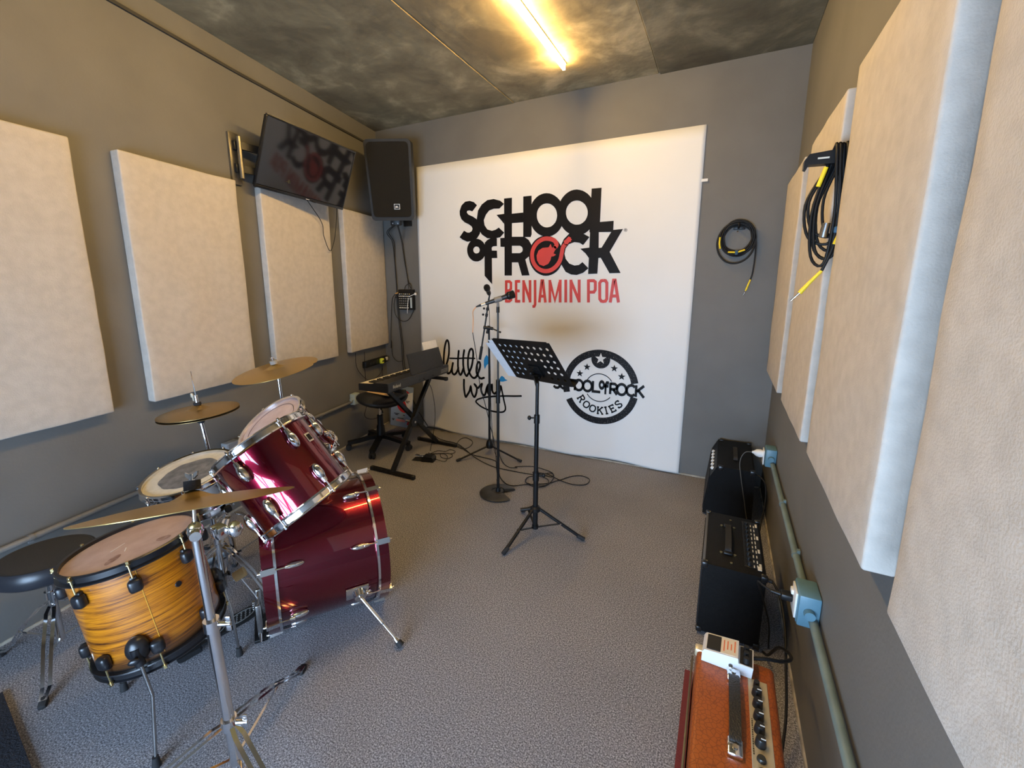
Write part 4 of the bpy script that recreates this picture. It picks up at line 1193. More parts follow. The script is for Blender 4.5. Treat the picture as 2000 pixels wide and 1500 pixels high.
# ---------------- snare
sn = Vector((-.027, -.22, .975)).normalized()
s_c = Vector((-2.007, .983, .642))
MS = frame(s_c, sn, (0, 1, 0))
snare = thing('snare_drum', 'snare drum with a white head and dark worn centre resting in its stand', 'drum', s_c - sn * .13)
CHSH = mat('chrome shell', (0.55, 0.55, 0.56), 0.18, 1.0, var=0.06)
drum(snare, MS, .182, .135, CHSH, CHROME, CHROME, HEADW, 8, 10, lugz=.045, lug_s=.8)
b = MB()
n = 48
ring = [(0.112 * (1 + .10 * noise.noise(Vector((math.cos(6.283 * i / n) * 2, math.sin(6.283 * i / n) * 2, 3)))) * math.cos(6.283 * i / n),
         0.112 * (1 + .10 * noise.noise(Vector((math.cos(6.283 * i / n) * 2, math.sin(6.283 * i / n) * 2, 3)))) * math.sin(6.283 * i / n), .0012) for i in range(n)]
b.vf(ring, [tuple(range(n))])
b.build('head_wear', SMUDGE, snare, M=MS)
ss = thing('snare_stand', 'chrome snare stand with folding legs under the white headed drum', 'stand', (s_c.x, s_c.y, 0))
bot = s_c - sn * .142
sp_top = Vector((bot.x + .01, bot.y + .03, bot.z - .10))
sp_bot = Vector((sp_top.x + .03, sp_top.y, .06))
MB().cyl(sp_bot, sp_top, .0125, seg=14).build('pole', CHROME, ss)
for a in (30, 150, 270):
    d = MS.to_3x3() @ Vector((math.cos(R_(a)), math.sin(R_(a)), 0))
    q = bot + d * .185
    arm = MB().bar([sp_top, sp_top.lerp(q, .5) - Vector((0, 0, .02)), q - sn * .012, q + d * .012 + sn * .012], .016, .004, side=sn.cross(d)).build('basket_arm', CHROME, ss)
    MB().box((0, 0, 0), (.026, .022, .03), M=frame(q + d * .010, sn), bev=.007).build('rubber_grip', RUBBER, arm)
clamp(ss, sp_top - Vector((0, 0, .05)), (0, 0, 1), .0125, (1, -.3, 0))
tripod(ss, (sp_bot.x, sp_bot.y, 0), .27, .27, (20, 140, 260), hub_z=.09)


# ---------------- cymbals


def cymbal_profile(R, bell=.055, h=.020, bow=.016, t=.0016):
    up, n = [], 18
    for i in range(n + 1):
        r = R * i / n
        z = bow * (1 - (r / R) ** 2)
        if r < bell:
            z += h * (0.5 + 0.5 * math.cos(math.pi * r / bell))
        up.append((max(r, .005), z))
    lo = [(r, z - t) for r, z in reversed(up)]
    return up + lo


def cymbal(name, label, M, R, m, group, notch=False, cat='cymbal'):
    b = MB()
    b.lathe(cymbal_profile(R), 96, closed=True)
    if notch:
        # chipped rim: a bite of the edge is bent and worn away
        for v in b.bm.verts:
            a = math.degrees(math.atan2(v.co.y, v.co.x))
            r = math.hypot(v.co.x, v.co.y)
            if r > R * .93 and abs((a - notch + 180) % 360 - 180) < 5.0:
                v.co.x *= .955
                v.co.y *= .955
    root = thing(name, label, cat, M.translation, group)
    b.build('plate', m, root, M=M, angle=30)
    return root


gcy = 'bronze cymbals on stands'
# near ride, seen almost edge on
c1 = Vector((-1.160, .567, .899))
n1 = Vector((-.281, .224, .933)).normalized()
MC1 = frame(c1, n1, (0, 1, 0))
cy = cymbal('ride_cymbal', 'large bronze cymbal seen almost edge on above the amber floor tom', MC1, .235, BRONZE, gcy)
st = thing('cymbal_stand', 'chrome cymbal stand with double braced legs in the near foreground', 'stand', (-1.135, .573, 0))
pb, pt = Vector((-1.138, .573, .10)), Vector((-1.146, .556, .835))
ax = (pt - pb).normalized()
stand_pole(st, pb, [(pb - ax * .0, pb + ax * .46, .0150), (pb + ax * .44, pt, .0115)])
clamp(st, pb + ax * .46, ax, .0145, (.85, .5, 0))
clamp(st, pb + ax * .14, ax, .0155, (.85, .5, 0))
tl = MB()
tl.ball(pt, (.019, .019, .024))
tl.cyl(pt + Vector((-.022, .012, 0)), pt + Vector((.03, -.016, 0)), .013)
tl.build('tilter', CHROME, st)
tl = MB()
tl.box(pt + Vector((.05, .03, -.004)), (.036, .028, .034), bev=.006)
tl.ball(pt + Vector((.075, .055, -.004)), (.018, .018, .022))
tl.build('tilter_wing', CHROME, st)
MB().cyl(pt, c1 + n1 * .072, .0045, seg=10).build('rod', CHROME, st)
MB().cyl(c1 + n1 * .036, c1 + n1 * .060, .019, seg=20).build('felt_washer', FELTG if False else mat('black felt washer', (0.02, 0.02, 0.022), 0.95, bump=0.4, bscale=300), st)
MB().cyl(c1 + n1 * .008, c1 + n1 * .014, .017, seg=18).build('lower_washer', RUBBER, st)
wn = MB()
Mw = frame(c1 + n1 * .066, n1, (1, 0, 0))
wn.cyl((0, 0, -.006), (0, 0, .010), .007, M=Mw)
for s in (-1, 1):
    wn.ext([(.006, -.004), (.026, .006), (.028, .016), (.014, .012), (.006, .006)] if s > 0 else [(-.006, .006), (-.014, .012), (-.028, .016), (-.026, .006), (-.006, -.004)], .004, M=Mw @ axes((0, .002, 0), (1, 0, 0), (0, 0, 1), (0, -1, 0)))
wn.build('wing_nut', CHROME, st)
tripod(st, (-1.138, .573, 0), .235, .40, (116, 236, 352), hub_z=.115)

# far crash with a chipped rim
c2 = Vector((-2.263, 1.629, .964))
n2 = Vector((-.083, -.187, .979)).normalized()
MC2 = frame(c2, n2, (0, 1, 0))
cymbal('crash_cymbal', 'bronze cymbal with a chipped rim on the stand behind the small rack tom', MC2, .229, BRONZE, gcy, notch=-62)
b = MB()
for i in range(7):
    b.box((-.02 + .008 * i, -.11 + .002 * math.sin(i * 2.2), .0135), (.004, .010 + .004 * (i % 3), .0006), M=rz(R_(-55)))
st2 = thing('cymbal_stand', 'chrome cymbal stand behind the rack toms holding the chipped cymbal', 'stand', (-2.22, 1.66, 0))
pb, pt = Vector((-2.225, 1.66, .06)), Vector((-2.258, 1.634, .93))
stand_pole(st2, pb, [(pb, pb.lerp(pt, .55), .0135), (pb.lerp(pt, .53), pt, .0100)])
clamp(st2, pb.lerp(pt, .55), pt - pb, .0135, (.8, .5, 0))
MB().ball(pt, (.018, .018, .02)).build('tilter', CHROME, st2)
MB().cyl(pt, c2 + n2 * .075, .0045).build('rod', CHROME, st2)
MB().cyl(c2 + n2 * .036, c2 + n2 * .056, .020, seg=18).build('felt_washer', FELTG, st2)
wn = MB()
wn.cyl(c2 + n2 * .056, c2 + n2 * .072, .007)
wn.box((0, 0, .068), (.034, .004, .012), M=frame(c2, n2, (1, 0, 0)), bev=.0015)
wn.build('wing_nut', CHROME, st2)
tripod(st2, (pb.x, pb.y, 0), .24, .30, (80, 200, 320), hub_z=.08)

# hi-hat
ch_ = Vector((-2.303, 1.211, .822))
nh = Vector((-.055, -.040, .998)).normalized()
MH = frame(ch_, nh, (0, 1, 0))
cymbal('hi_hat_cymbal', 'upper aged bronze hi-hat cymbal pierced by a thin rod', MH, .178, BRONZE_DK, 'pair of hi-hat cymbals')
MHb = frame(ch_ - nh * .012, -nh, (0, 1, 0))
MHb = MHb @ T_(Vector((0, 0, -.0)))
cymbal('hi_hat_cymbal', 'lower aged bronze hi-hat cymbal turned face up beneath its twin', MHb, .178, BRONZE_DK, 'pair of hi-hat cymbals')
hs = thing('hi_hat_stand', 'chrome hi-hat stand by the left wall with its pull rod sticking up', 'stand', (-2.20, 1.24, 0))
hb = Vector((-2.185, 1.235, .03))
ht = ch_ - nh * .05
MB().cyl(hb, hb.lerp(ht, .55), .0140, seg=14).build('pole', CHROME, hs)
MB().cyl(hb.lerp(ht, .53), ht - nh * .01, .0110, seg=14).build('upper_tube', CHROME, hs)
clamp(hs, hb.lerp(ht, .55), ht - hb, .014, (.8, -.5, 0))
MB().lathe([(0, 0), (.012, 0), (.020, .012), (.022, .022), (0, .022)], 18, M=frame(ht - nh * .012, nh)).build('cymbal_seat', RUBBER, hs)
MB().cyl(ht, ch_ + nh * .205, .0031, seg=8).build('pull_rod', CHROME, hs)
cl = MB()
cl.cyl(ch_ + nh * .046, ch_ + nh * .082, .010)
cl.build('clutch', WHITEP if False else CHROME, hs)
CREAM = mat('cream clutch wing', (0.72, 0.66, 0.52), 0.4, 0.3, var=0.05)
cl = MB()
cl.box((-.016, .008, .066), (.026, .010, .030), M=frame(ch_, nh, (1, .3, 0)), bev=.004)
cl.box((-.030, .008, .080), (.014, .008, .022), M=frame(ch_, nh, (1, .3, 0)), bev=.004)
cl.build('clutch_wing', CREAM, hs)
MB().cyl(ch_ + nh * .034, ch_ + nh * .046, .017, seg=18).build('felt_washer', mat('black felt washer', (.02, .02, .02)), hs)
tripod(hs, (hb.x, hb.y, 0), .28, .27, (60, 180, 300), hub_z=.06)
pd = MB()
pd.ext([(-.042, 0), (.042, 0), (.036, .26), (-.036, .26)], .008, M=axes((hb.x + .03, hb.y - .03, .085), Vector((.75, .66, 0)), Vector((-.62, -.70, -.30)), Vector((-.2, -.22, .95))))
pd.build('footboard', BLACKM, hs)

# ---------------- bass pedal
ped = thing('bass_drum_pedal', 'black bass drum pedal with perforated footboard and tan felt beater', 'pedal', (-1.75, .91, 0))
ax_ = -bn
sd_ = Vector((bn.y, -bn.x, 0))
hub = Vector((-1.653, 1.045, 0)) + ax_ * .035 + Vector((bn.y, -bn.x, 0)) * .042
FB = axes(hub + ax_ * .275 + Vector((0, 0, .018)), sd_, (-ax_ * .275 + Vector((0, 0, .085))).normalized(), sd_.cross((-ax_ * .275 + Vector((0, 0, .085))).normalized()))
poly = [(-.040, .075), (.040, .075), (.040, .25), (.030, .288), (-.030, .288), (-.040, .25)]
fb = MB().ext(poly, .010, M=FB).build('footboard', BLACKM, ped)
b = MB()
poly = [(-.044, 0), (-.036, -.016), (.036, -.016), (.044, 0), (.042, .068), (-.042, .068)]
b.ext(poly, .020, M=FB @ T_(Vector((0, 0, -.016))))
hl = b.build('heel_plate', BLACKM, ped)
GREYM = mat('grey metal inlay', (0.30, 0.30, 0.29), 0.4, 0.5, var=0.1)


def oval(parent, cx, cy, rx, ry):
    MB().lathe([(.90, .0105), (1.0, .0105), (1.0, .0118), (.90, .0118)], 36, M=FB @ T_(Vector((cx, cy, 0))) @ Matrix.Diagonal((rx, ry, 1, 1)), closed=True).build('oval_rim', GREYM, parent)


def holes(parent, cx, cy, nx, ny, dx, dy, z=.0106):
    b = MB()
    for i in range(nx):
        for j in range(ny):
            b.cyl((cx + (i - (nx - 1) / 2) * dx, cy + (j - (ny - 1) / 2) * dy, z - .001), (cx + (i - (nx - 1) / 2) * dx, cy + (j - (ny - 1) / 2) * dy, z + .0008), .0038, M=FB, seg=8)
    b.build('grip_dots', GREYM, parent)


oval(fb, 0, .222, .031, .056)
holes(fb, 0, .222, 4, 5, .0125, .017)
oval(fb, 0, .122, .030, .040)
holes(fb, 0, .122, 4, 3, .0125, .017)
oval(hl, 0, .026, .032, .030)
holes(hl, 0, .026, 4, 3, .0125, .014, .0046)
for s in (-1, 1):
    q = hub + sd_ * (s * .055)
    MB().box((0, 0, .08), (.016, .020, .16), M=frame(q, (0, 0, 1), sd_), bev=.004).build('post', STEEL, ped)
MB().cyl(hub + sd_ * -.058 + Vector((0, 0, .150)), hub + sd_ * .058 + Vector((0, 0, .150)), .006).build('axle', STEEL, ped)
MB().box((0, 0, .012), (.16, .05, .014), M=frame(hub + bn * .0, (0, 0, 1), sd_), bev=.004).build('base_plate', BLACKM, ped)
bt = hub + ax_ * .06 + Vector((0, 0, .285))
MB().cyl(hub + Vector((0, 0, .150)), bt, .0035).build('beater_shaft', CHROME, ped)
MB().cyl(bt + ax_ * .012 - Vector((0, 0, .008)), bt - ax_ * .026 + Vector((0, 0, .008)), .020, seg=22).build('beater', FELT, ped)
ch = MB()
for i in range(6):
    p = hub + ax_ * .018 + Vector((0, 0, .140 - i * .010))
    ch.box(p, (.012, .012, .009), bev=.002, seg=1)
ch.build('chain', STEEL, ped)
MB().cyl(hub + sd_ * .09 + Vector((0, 0, .012)), hub + sd_ * .058 + Vector((0, 0, .030)), .006).build('hoop_clamp_screw', CHROME, ped)

# ---------------- throne
thr = thing('drum_throne', 'round black padded drum throne behind the amber floor tom', 'stool', (-2.225, .56, 0))
SEATV = mat('black vinyl seat', (0.016, 0.017, 0.022), 0.34, var=0.1, vscale=6)
SEATC = mat('charcoal cloth seat top', (0.030, 0.031, 0.033), 0.9, bump=0.2, bscale=300)
Mth = frame((-2.235, .565, .365), (-.02, .03, 1))
MB().lathe([(0, 0), (.135, 0), (.150, .012), (.1535, .035), (.151, .056), (.142, .069), (.134, .070)], 56, M=Mth).build('cushion', SEATV, thr)
MB().lathe([(.140, .0695), (.10, .0725), (.0, .0735), (0, .064), (.13, .064)], 56, M=Mth).build('seat_top', SEATC, thr)
tb = Vector((-2.222, .555, 0))
MB().cyl((tb.x, tb.y, .07), (tb.x, tb.y, .365), .0140, seg=14).build('pole', CHROME, thr)
MB().box((tb.x, tb.y, .352), (.085, .075, .024), bev=.005).build('seat_clamp', BLACKM, thr)
clamp(thr, (tb.x, tb.y, .275), (0, 0, 1), .015, (.9, .35, 0))
tripod(thr, tb, .235, .255, (-31, 89, 209), hub_z=.085)

# ================================================================== television on its wall arm
tvc = Vector((-2.633, 2.298, 2.238))
tvr = Vector((-.006, .998, -.055)).normalized()
tvn = Vector((.937, .021, -.348))
tvn = (tvn - tvr * tvn.dot(tvr)).normalized()
TVM = axes(tvc, tvr, tvn.cross(tvr), tvn)           # x right, y up, z out of the screen
tv = thing('television', 'flat black television tilted down on the left wall, reflecting the banner', 'television', tvc)
SCREEN = mat('glossy black screen', (0.008, 0.008, 0.010), 0.07, spec=0.7, var=0.02)
TVBEZ = mat('gloss black bezel', (0.010, 0.010, 0.011), 0.22, var=0.1)
MB().box((0, .006, -.0015), (.712, .402, .004), M=TVM).build('screen', SCREEN, tv, smooth=False)
b = MB()
b.box((0, .2125, -.004), (.736, .012, .014), M=TVM, bev=.003)
b.box((0, -.2085, -.004), (.736, .020, .014), M=TVM, bev=.003)
for s in (-1, 1):
    b.box((s * .362, .002, -.004), (.012, .414, .014), M=TVM, bev=.003)
b.build('bezel', TVBEZ, tv, angle=30)
b = MB()
b.box((0, 0, -.018), (.728, .424, .022), M=TVM, bev=.006)
b.box((0, -.04, -.045), (.46, .26, .040), M=TVM, bev=.014)
b.build('back_cover', BLACK, tv)
MB().box((.035, -.209, .0035), (.030, .004, .001), M=TVM).build('maker_mark', mat('silver mark', (0.7, 0.7, 0.7), 0.3, 0.5, var=.02), tv, smooth=False)
MB().box((.090, -.215, .001), (.034, .010, .012), M=TVM, bev=.002).build('sensor_block', BLACK, tv)
mt = thing('tv_wall_mount', 'swivel wall mount with two dark arms holding the television', 'wall mount', lw(1.845, .0, 2.06))
PLATE = mat('bronze grey metal', (0.22, 0.20, 0.16), 0.35, 0.8, var=0.15)
MW = axes(lw(1.845, 0, 2.205), LT, (0, 0, 1), LN)
b = MB()
b.box((0, 0, .008), (.072, .300, .016), M=axes(lw(1.845, 0, 2.205), LT, (0, 0, 1), LT.cross(Vector((0, 0, 1)))), bev=.004)
pw = b.build('wall_plate', PLATE, mt)
for z in (.075, -.055):
    MB().box((0, z, .026), (.036, .052, .022), M=axes(lw(1.845, 0, 2.205), LT, (0, 0, 1), LT.cross(Vector((0, 0, 1)))), bev=.004).build('hinge_block', BLACKM, mt)
pw0 = lw(1.850, .050, 0)
tvb = TVM @ Vector((0, 0, -.085))
for zz, tz in ((2.280, .05), (2.145, -.05)):
    pa = Vector((pw0.x, pw0.y, zz))
    pm = Vector((pa.x + .035, pa.y + .30, zz - .005))
    pe = Vector((tvb.x, tvb.y, tvb.z + tz))
    MB().bar([pa, pm], .042, .022).build('arm', BLACKM, mt)
    MB().bar([pm, pe], .038, .020).build('arm', BLACKM, mt)
    MB().cyl(pm - Vector((0, 0, .028)), pm + Vector((0, 0, .028)), .014).build('pivot', BLACKM, mt)
MB().cyl((pw0.x, pw0.y, 2.09), (pw0.x, pw0.y, 2.33), .014).build('pivot', PLATE, mt)
MB().box((0, 0, -.078), (.22, .20, .018), M=TVM, bev=.004).build('tv_plate', BLACKM, mt)
tc = list(CAB['tv_cable'])
cable('tv_cable', 'thin black cable looping down below the television', [TVM @ Vector((.055, -.215, -.03))] + tc[1:-1] + [lw(2.785, .03, 2.06), lw(2.78, .02, 2.18)], .0028)

# ================================================================== loudspeaker in the corner
spn = Vector((.42, -.893, -.17)).normalized()
spc = Vector((-2.612, 3.110, 2.305))
SPM = frame(spc, spn, (0, 0, 1))
SPM = axes(spc, (SPM.to_3x3() @ Vector((0, -1, 0))) * -1, SPM.to_3x3() @ Vector((1, 0, 0)), spn)
_x = Vector((0, 0, 1)).cross(spn).normalized()
SPM = axes(spc, _x, spn.cross(_x), spn)             # x right, y up, z out of the grille
spk = thing('loudspeaker', 'black loudspeaker hung high in the corner between television and banner', 'loudspeaker', spc)
PLAST = mat('black cabinet plastic', (0.012, 0.012, 0.012), 0.55, bump=0.25, bscale=350)
GRILLE = mat('black perforated grille', (0.010, 0.0095, 0.009), 0.6, bump=0.8, bscale=900)


def rrect(w0, w1, h, r, n=5):
    """rounded outline: width w0 at the foot, w1 at the top"""
    out = []
    for (cx, cy, a) in ((w1 / 2 - r, h / 2 - r, 0), (-w1 / 2 + r, h / 2 - r, 90), (-w0 / 2 + r, -h / 2 + r, 180), (w0 / 2 - r, -h / 2 + r, 270)):
        for i in range(n + 1):
            t = R_(a + 90 * i / n)
            out.append((cx + r * math.cos(t), cy + r * math.sin(t)))
    return out


b = MB()
fr_ = rrect(.370, .395, .640, .035)
bk_ = rrect(.21, .23, .50, .03)
n = len(fr_)
mid = rrect(.366, .391, .636, .035)
vs = [(x, y, 0) for x, y in fr_] + [(x, y, -.10) for x, y in mid] + [(x, y + .02, -.275) for x, y in bk_]
fs = [tuple(range(n)), tuple(reversed(range(2 * n, 3 * n)))]
for k in (0, 1):
    fs += [(k * n + i, k * n + (i + 1) % n, (k + 1) * n + (i + 1) % n, (k + 1) * n + i) for i in range(n)]
b.vf(vs, fs, SPM)
b.build('cabinet', PLAST, spk, angle=40)
b = MB()
g = rrect(.330, .352, .590, .035)
b.ext(g, .006, M=SPM @ T_(Vector((0, .004, .0005))))
b.build('grille', GRILLE, spk, angle=40)
b = MB()
b.box((.045, -.205, .0085), (.050, .044, .004), M=SPM, bev=.001, seg=1)
bd = b.build('badge', mat('badge frame', (0.75, 0.72, 0.66), 0.4, 0.2, var=.03), spk)
MB().box((.045, -.205, .0108), (.043, .037, .001), M=SPM).build('badge_field', INK, bd, smooth=False)
b = MB()
b.merge(text_mesh('JBL', .020, .0006), SPM @ T_(Vector((.045, -.207, .0116))))
b.build('badge_text', mat('badge letters', (0.8, 0.76, 0.68), 0.4, var=.02), bd, smooth=False)
b = MB()
q = SPM @ Vector((.01, -.345, -.10))
b.box((0, -.335, -.09), (.085, .060, .070), M=SPM, bev=.006)
b.build('pole_socket', BLACK, spk)
for dx in (-.02, .025):
    MB().cyl((dx, -.345, -.050), (dx, -.345, -.058), .006, M=SPM).build('socket_screw', CHROME, spk)
b = MB()
b.box((-2.72, DY - .010, 2.06), (.09, .018, .16), bev=.004)
b.tube([Vector((-2.72, DY - .02, 2.06)), Vector((-2.70, DY - .10, 2.05)), SPM @ Vector((0, -.30, -.20))], .016, 10)
b.build('wall_bracket', BLACKM, spk)

# cables down the corner wall
_q = SPM @ Vector((-.015, -.36, -.09))
for key, lab in (('spk_a', 'left black cable hanging from the loudspeaker down to the floor'), ('spk_b', 'second black cable hanging from the loudspeaker behind the keyboard')):
    P = [Vector(p) for p in CAB[key]]
    P[0] = _q + Vector((.01 if key == 'spk_b' else -.01, 0, 0))
    P.insert(1, Vector((P[1].x, 3.38, (P[0].z + P[1].z) / 2 + .02)))
    P = [Vector((p.x, min(p.y, 3.452), max(p.z, .012))) for p in P]
    cable('speaker_cable', lab, P, .0035, group='speaker cables')
for key, lab, r in (('mix_a', 'black signal cable from the loudspeaker into the wall mixer', .0032), ('mix_b', 'rightmost black cable hanging into the top of the wall mixer', .0032)):
    P = [Vector(p) for p in CAB[key]]
    P[0] = _q + Vector((.04 if key == 'mix_b' else .03, 0, 0))
    P[-1] = Vector((P[-1].x, 3.44, 1.40))
    cable('speaker_cable', lab, P, r, group='speaker cables')

# ================================================================== small mixer tied to the wall
mx0, mx1, mz0, mz1 = -2.842, -2.668, 1.198, 1.392
mix = thing('audio_mixer', 'small black audio mixer hung on the wall beside the banner', 'mixer', ((mx0 + mx1) / 2, DY, mz0))
MB().box(((mx0 + mx1) / 2, DY - .024, (mz0 + mz1) / 2), (mx1 - mx0, .044, mz1 - mz0), bev=.005).build('case', BLACK, mix)
KN = [mat('white knob', (0.75, 0.74, 0.7), 0.4, var=.03), mat('grey knob', (0.35, 0.35, 0.34), 0.4, var=.03), mat('tan knob', (0.55, 0.45, 0.25), 0.4, var=.03)]
k0 = {}
for i in range(6):
    for j in range(7):
        x, z = mx0 + .022 + i * .0235, mz0 + .020 + j * .022
        mk = KN[0] if j in (0,) else KN[(i + 2 * j) % 3] if j > 4 else KN[1]
        r = .0050 if j else .0065
        if i == 5 and j < 4:
            continue
        M = axes((x, DY - .046, z), (1, 0, 0), (0, 0, 1), (0, -1, 0))
        if (mk.name, j == 0) not in k0:
            k0[(mk.name, j == 0)] = MB().lathe([(0, .010), (r * .8, .010), (r, 0)], 10).build('knob', mk, mix, M=M)
        else:
            inst(k0[(mk.name, j == 0)], mix, M)
MB().box((mx1 - .018, DY - .0475, mz0 + .070), (.020, .002, .10)).build('meter_panel', mat('pale meter panel', (0.45, 0.5, 0.5), 0.3, var=.05), mix, smooth=False)
MB().bar([(mx0 + .01, DY - .050, 1.330), (mx1 - .03, DY - .050, 1.330), (mx1 + .030, DY - .046, 1.352)], .006, .002).build('cable_tie', WHITEP, mix)
MB().box((mx1 + .034, DY - .046, 1.352), (.022, .012, .022), bev=.003).build('tie_head', WHITEP, mix)
MB().bar([(mx1 - .045, DY - .052, 1.315), (mx1 - .052, DY - .062, 1.23), (mx1 - .06, DY - .058, 1.165)], .005, .0015).build('tie_tail', WHITEP, mix)
for i in range(3):
    p = Vector((mx0 - .004, DY - .03, 1.365 - i * .02))
    MB().cyl(p + Vector((.01, 0, 0)), p + Vector((-.04, -.004, -.012)), .006, .004).build('plug', mat('orange plug', (0.7, 0.35, 0.08), 0.4, var=.05) if i == 0 else BLACK, mix)
cable('mixer_cable', 'black cable dropping from the left side of the wall mixer to the power strip', [Vector((mx0 - .044, DY - .034, 1.35))] + [Vector(p) for p in CAB['mix_loop']][1:], .0030, group='mixer cables')
cable('mixer_cable', 'black cable drooping in a loop underneath the wall mixer', [Vector((mx0 - .044, DY - .034, 1.33))] + [Vector(p) for p in CAB['mix_loop2']][1:-1] + [Vector((mx1 - .01, DY - .024, mz0 + .001))], .0030, group='mixer cables')
cable('mixer_cable', 'short black cable arching over the top of the wall mixer', [Vector((mx0 + .07, DY - .03, mz1 - .002))] + [Vector(p) for p in CAB['mix_loop3']][1:-1] + [Vector((mx1 - .03, DY - .03, mz1 - .002))], .0030, group='mixer cables')

# ================================================================== power strip on the left wall
ps = thing('power_strip', 'black power strip with a yellow plug on the left wall under the corner panel', 'power strip', lw(3.2, 0, .69))
PSM = axes((lw(3.05) + lw(3.44)) / 2 + Vector((0, 0, .695)), LT, (0, 0, 1), LT.cross(Vector((0, 0, 1))))
MB().box((0, 0, .020), (.395, .062, .038), M=PSM, bev=.006).build('case', BLACK, ps)
for x in (-.12, -.07, -.02):
    MB().cyl((x, 0, .036), (x, 0, .041), .017, M=PSM, seg=16).build('outlet', RUBBER, ps)
MB().box((.060, 0, .055), (.040, .052, .034), M=PSM, bev=.008).build('yellow_plug', mat('fluorescent yellow plug', (0.75, 0.80, 0.06), 0.5, var=.05), ps)
MB().box((.060, 0, .073), (.040, .012, .004), M=PSM).build('plug_band', BLACK, ps)
MB().box((.110, -.006, .050), (.034, .045, .028), M=PSM, bev=.006).build('plug', BLACK, ps)
MB().box((.165, .006, .047), (.026, .034, .020), M=PSM, bev=.004).build('white_plug', WHITEP, ps)
for key, lab in (('strip_a', 'thin black cable drooping in a wide loop below the power strip'), ('strip_b', 'thin black cable running straight down left of the power strip'), ('strip_c', 'short black lead falling from the yellow plug behind the keyboard')):
    cable('power_lead', lab, CAB[key], .0026, group='power strip leads')

# ================================================================== conduits


def conduit(name, lab, P, r, m, boxes, clips, nrm, plug=None, bm=None):
    root = thing(name, lab, 'pipe', P[0])
    MB().tube(P, r, 14).build('pipe', m, root, angle=60)
    for (c, sz, along, mb) in boxes:
        M = axes(c, along, (0, 0, 1), Vector(along).cross(Vector((0, 0, 1))))
        o = MB().box((0, 0, 0), sz, M=M, bev=.006).build('junction_box', mb, root)
        l = MB().box((0, 0, sz[2] / 2), (sz[0] * .86, sz[1] * .86, .004), M=M, bev=.0015, seg=1).build('box_cover', mb, o)
        for s in (-1, 1):
            MB().cyl((sz[0] / 2 * s, 0, 0), ((sz[0] / 2 + .018) * s, 0, 0), r * 1.25, r * 1.15, M=M, seg=14).build('socket_collar', mb, o)
    for c in clips:
        b = MB()
        M = frame(c, P[1] - P[0], nrm)
        b.lathe([(r * 1.18, -.008), (r * 1.18, .008), (r * 1.02, .008), (r * 1.02, -.008)], 16, M=M, closed=True)
        b.box((-r * .5, r * 1.3, 0), (r * .8, r * 1.2, .016), M=M)
        b.build('clip', m, root)
    return root


lz = .400
conduit('wall_conduit', 'grey painted conduit running low along the left wall behind the drums', [lw(FY + .05, .022, lz + .004), lw(1.5, .022, lz), lw(2.9, .022, lz - .004)], .0125, CONDUIT_W,
        [(lw(1.565, .030, .442), (.095, .075, .05), LT, mat('pale grey box', (0.34, 0.35, 0.36), 0.5, var=.05)), (lw(2.865, .028, .418), (.085, .10, .05), LT, mat('pale green box', (0.36, 0.42, 0.40), 0.5, var=.05))],
        [lw(.60, .022, lz + .002), lw(2.42, .022, lz - .003)], LN)
rzc = .432
rc = conduit('wall_conduit', 'green painted conduit with blue outlet boxes along the right wall above the amplifiers', [Vector((RX - .018, FY + .05, rzc - .01)), Vector((RX - .018, 1.5, rzc)), Vector((RX - .018, 2.84, rzc))], .0125, CONDUIT_G,
             [(Vector((RX - .030, 1.535, .455)), (.100, .105, .058), (0, -1, 0), BOXBLUE), (Vector((RX - .028, 2.865, .462)), (.095, .105, .054), (0, -1, 0), BOXBLUE)],
             [Vector((RX - .018, 2.30, rzc)), Vector((RX - .018, 1.86, rzc)), Vector((RX - .018, .80, rzc))], (-1, 0, 0))
for y in (1.535, 2.865):
    MB().box((RX - .063, y, .458), (.006, .070, .085), bev=.002).build('outlet_plate', WHITEP, rc)
pg = thing('power_plug', 'white power plug in the far blue outlet box', 'plug', (RX - .066, 2.865, .47))
MB().lathe([(0, 0), (.020, 0), (.024, .016), (.020, .034), (.010, .046), (.006, .056), (0, .056)], 16, M=frame((RX - .066, 2.865, .470), (-1, 0, .05))).build('plug_body', WHITEP, pg)
cable('mains_cable', 'thin pale cord from the white plug down behind the farthest amplifier', [(RX - .118, 2.865, .472), (.185, 2.862, .462), (.165, 2.86, .40), (.180, 2.85, .30), (.205, 2.85, .18), (.225, 2.855, .08), (.24, 2.86, .012)], .0026, mat('grey cord', (0.09, 0.085, 0.075), 0.5, var=.1), group='amplifier cords')
cable('mains_cable', 'thick black cord looping from the farthest amplifier against the right wall', [(.245, 2.92, .318), (.275, 2.885, .320), (.305, 2.85, .290), (.31, 2.80, .20), (.295, 2.74, .10), (.285, 2.66, .03), (.28, 2.50, .010), (.286, 2.34, .010)], .0042, group='amplifier cords')
pg = thing('power_plug', 'black power plug in the near blue outlet box', 'plug', (RX - .066, 1.55, .45))
b = MB()
b.box((RX - .082, 1.552, .452), (.034, .034, .022), bev=.006)
b.cyl((RX - .098, 1.552, .452), (RX - .125, 1.556, .452), .008, .005)
b.build('plug_body', BLACK, pg)
MB().box((RX - .0665, 1.552, .476), (.012, .026, .016), bev=.003).build('adapter', WHITEP, pg)
cable('mains_cable', 'black cord from the near outlet box drooping behind the middle amplifier', [(RX - .124, 1.556, .452), (.196, 1.575, .452), (.188, 1.63, .425), (.215, 1.72, .32), (.258, 1.79, .16), (.275, 1.84, .015)], .0034, group='amplifier cords')

# ================================================================== coiled cables on hooks


def plugend(b, p, d, m):
    pass


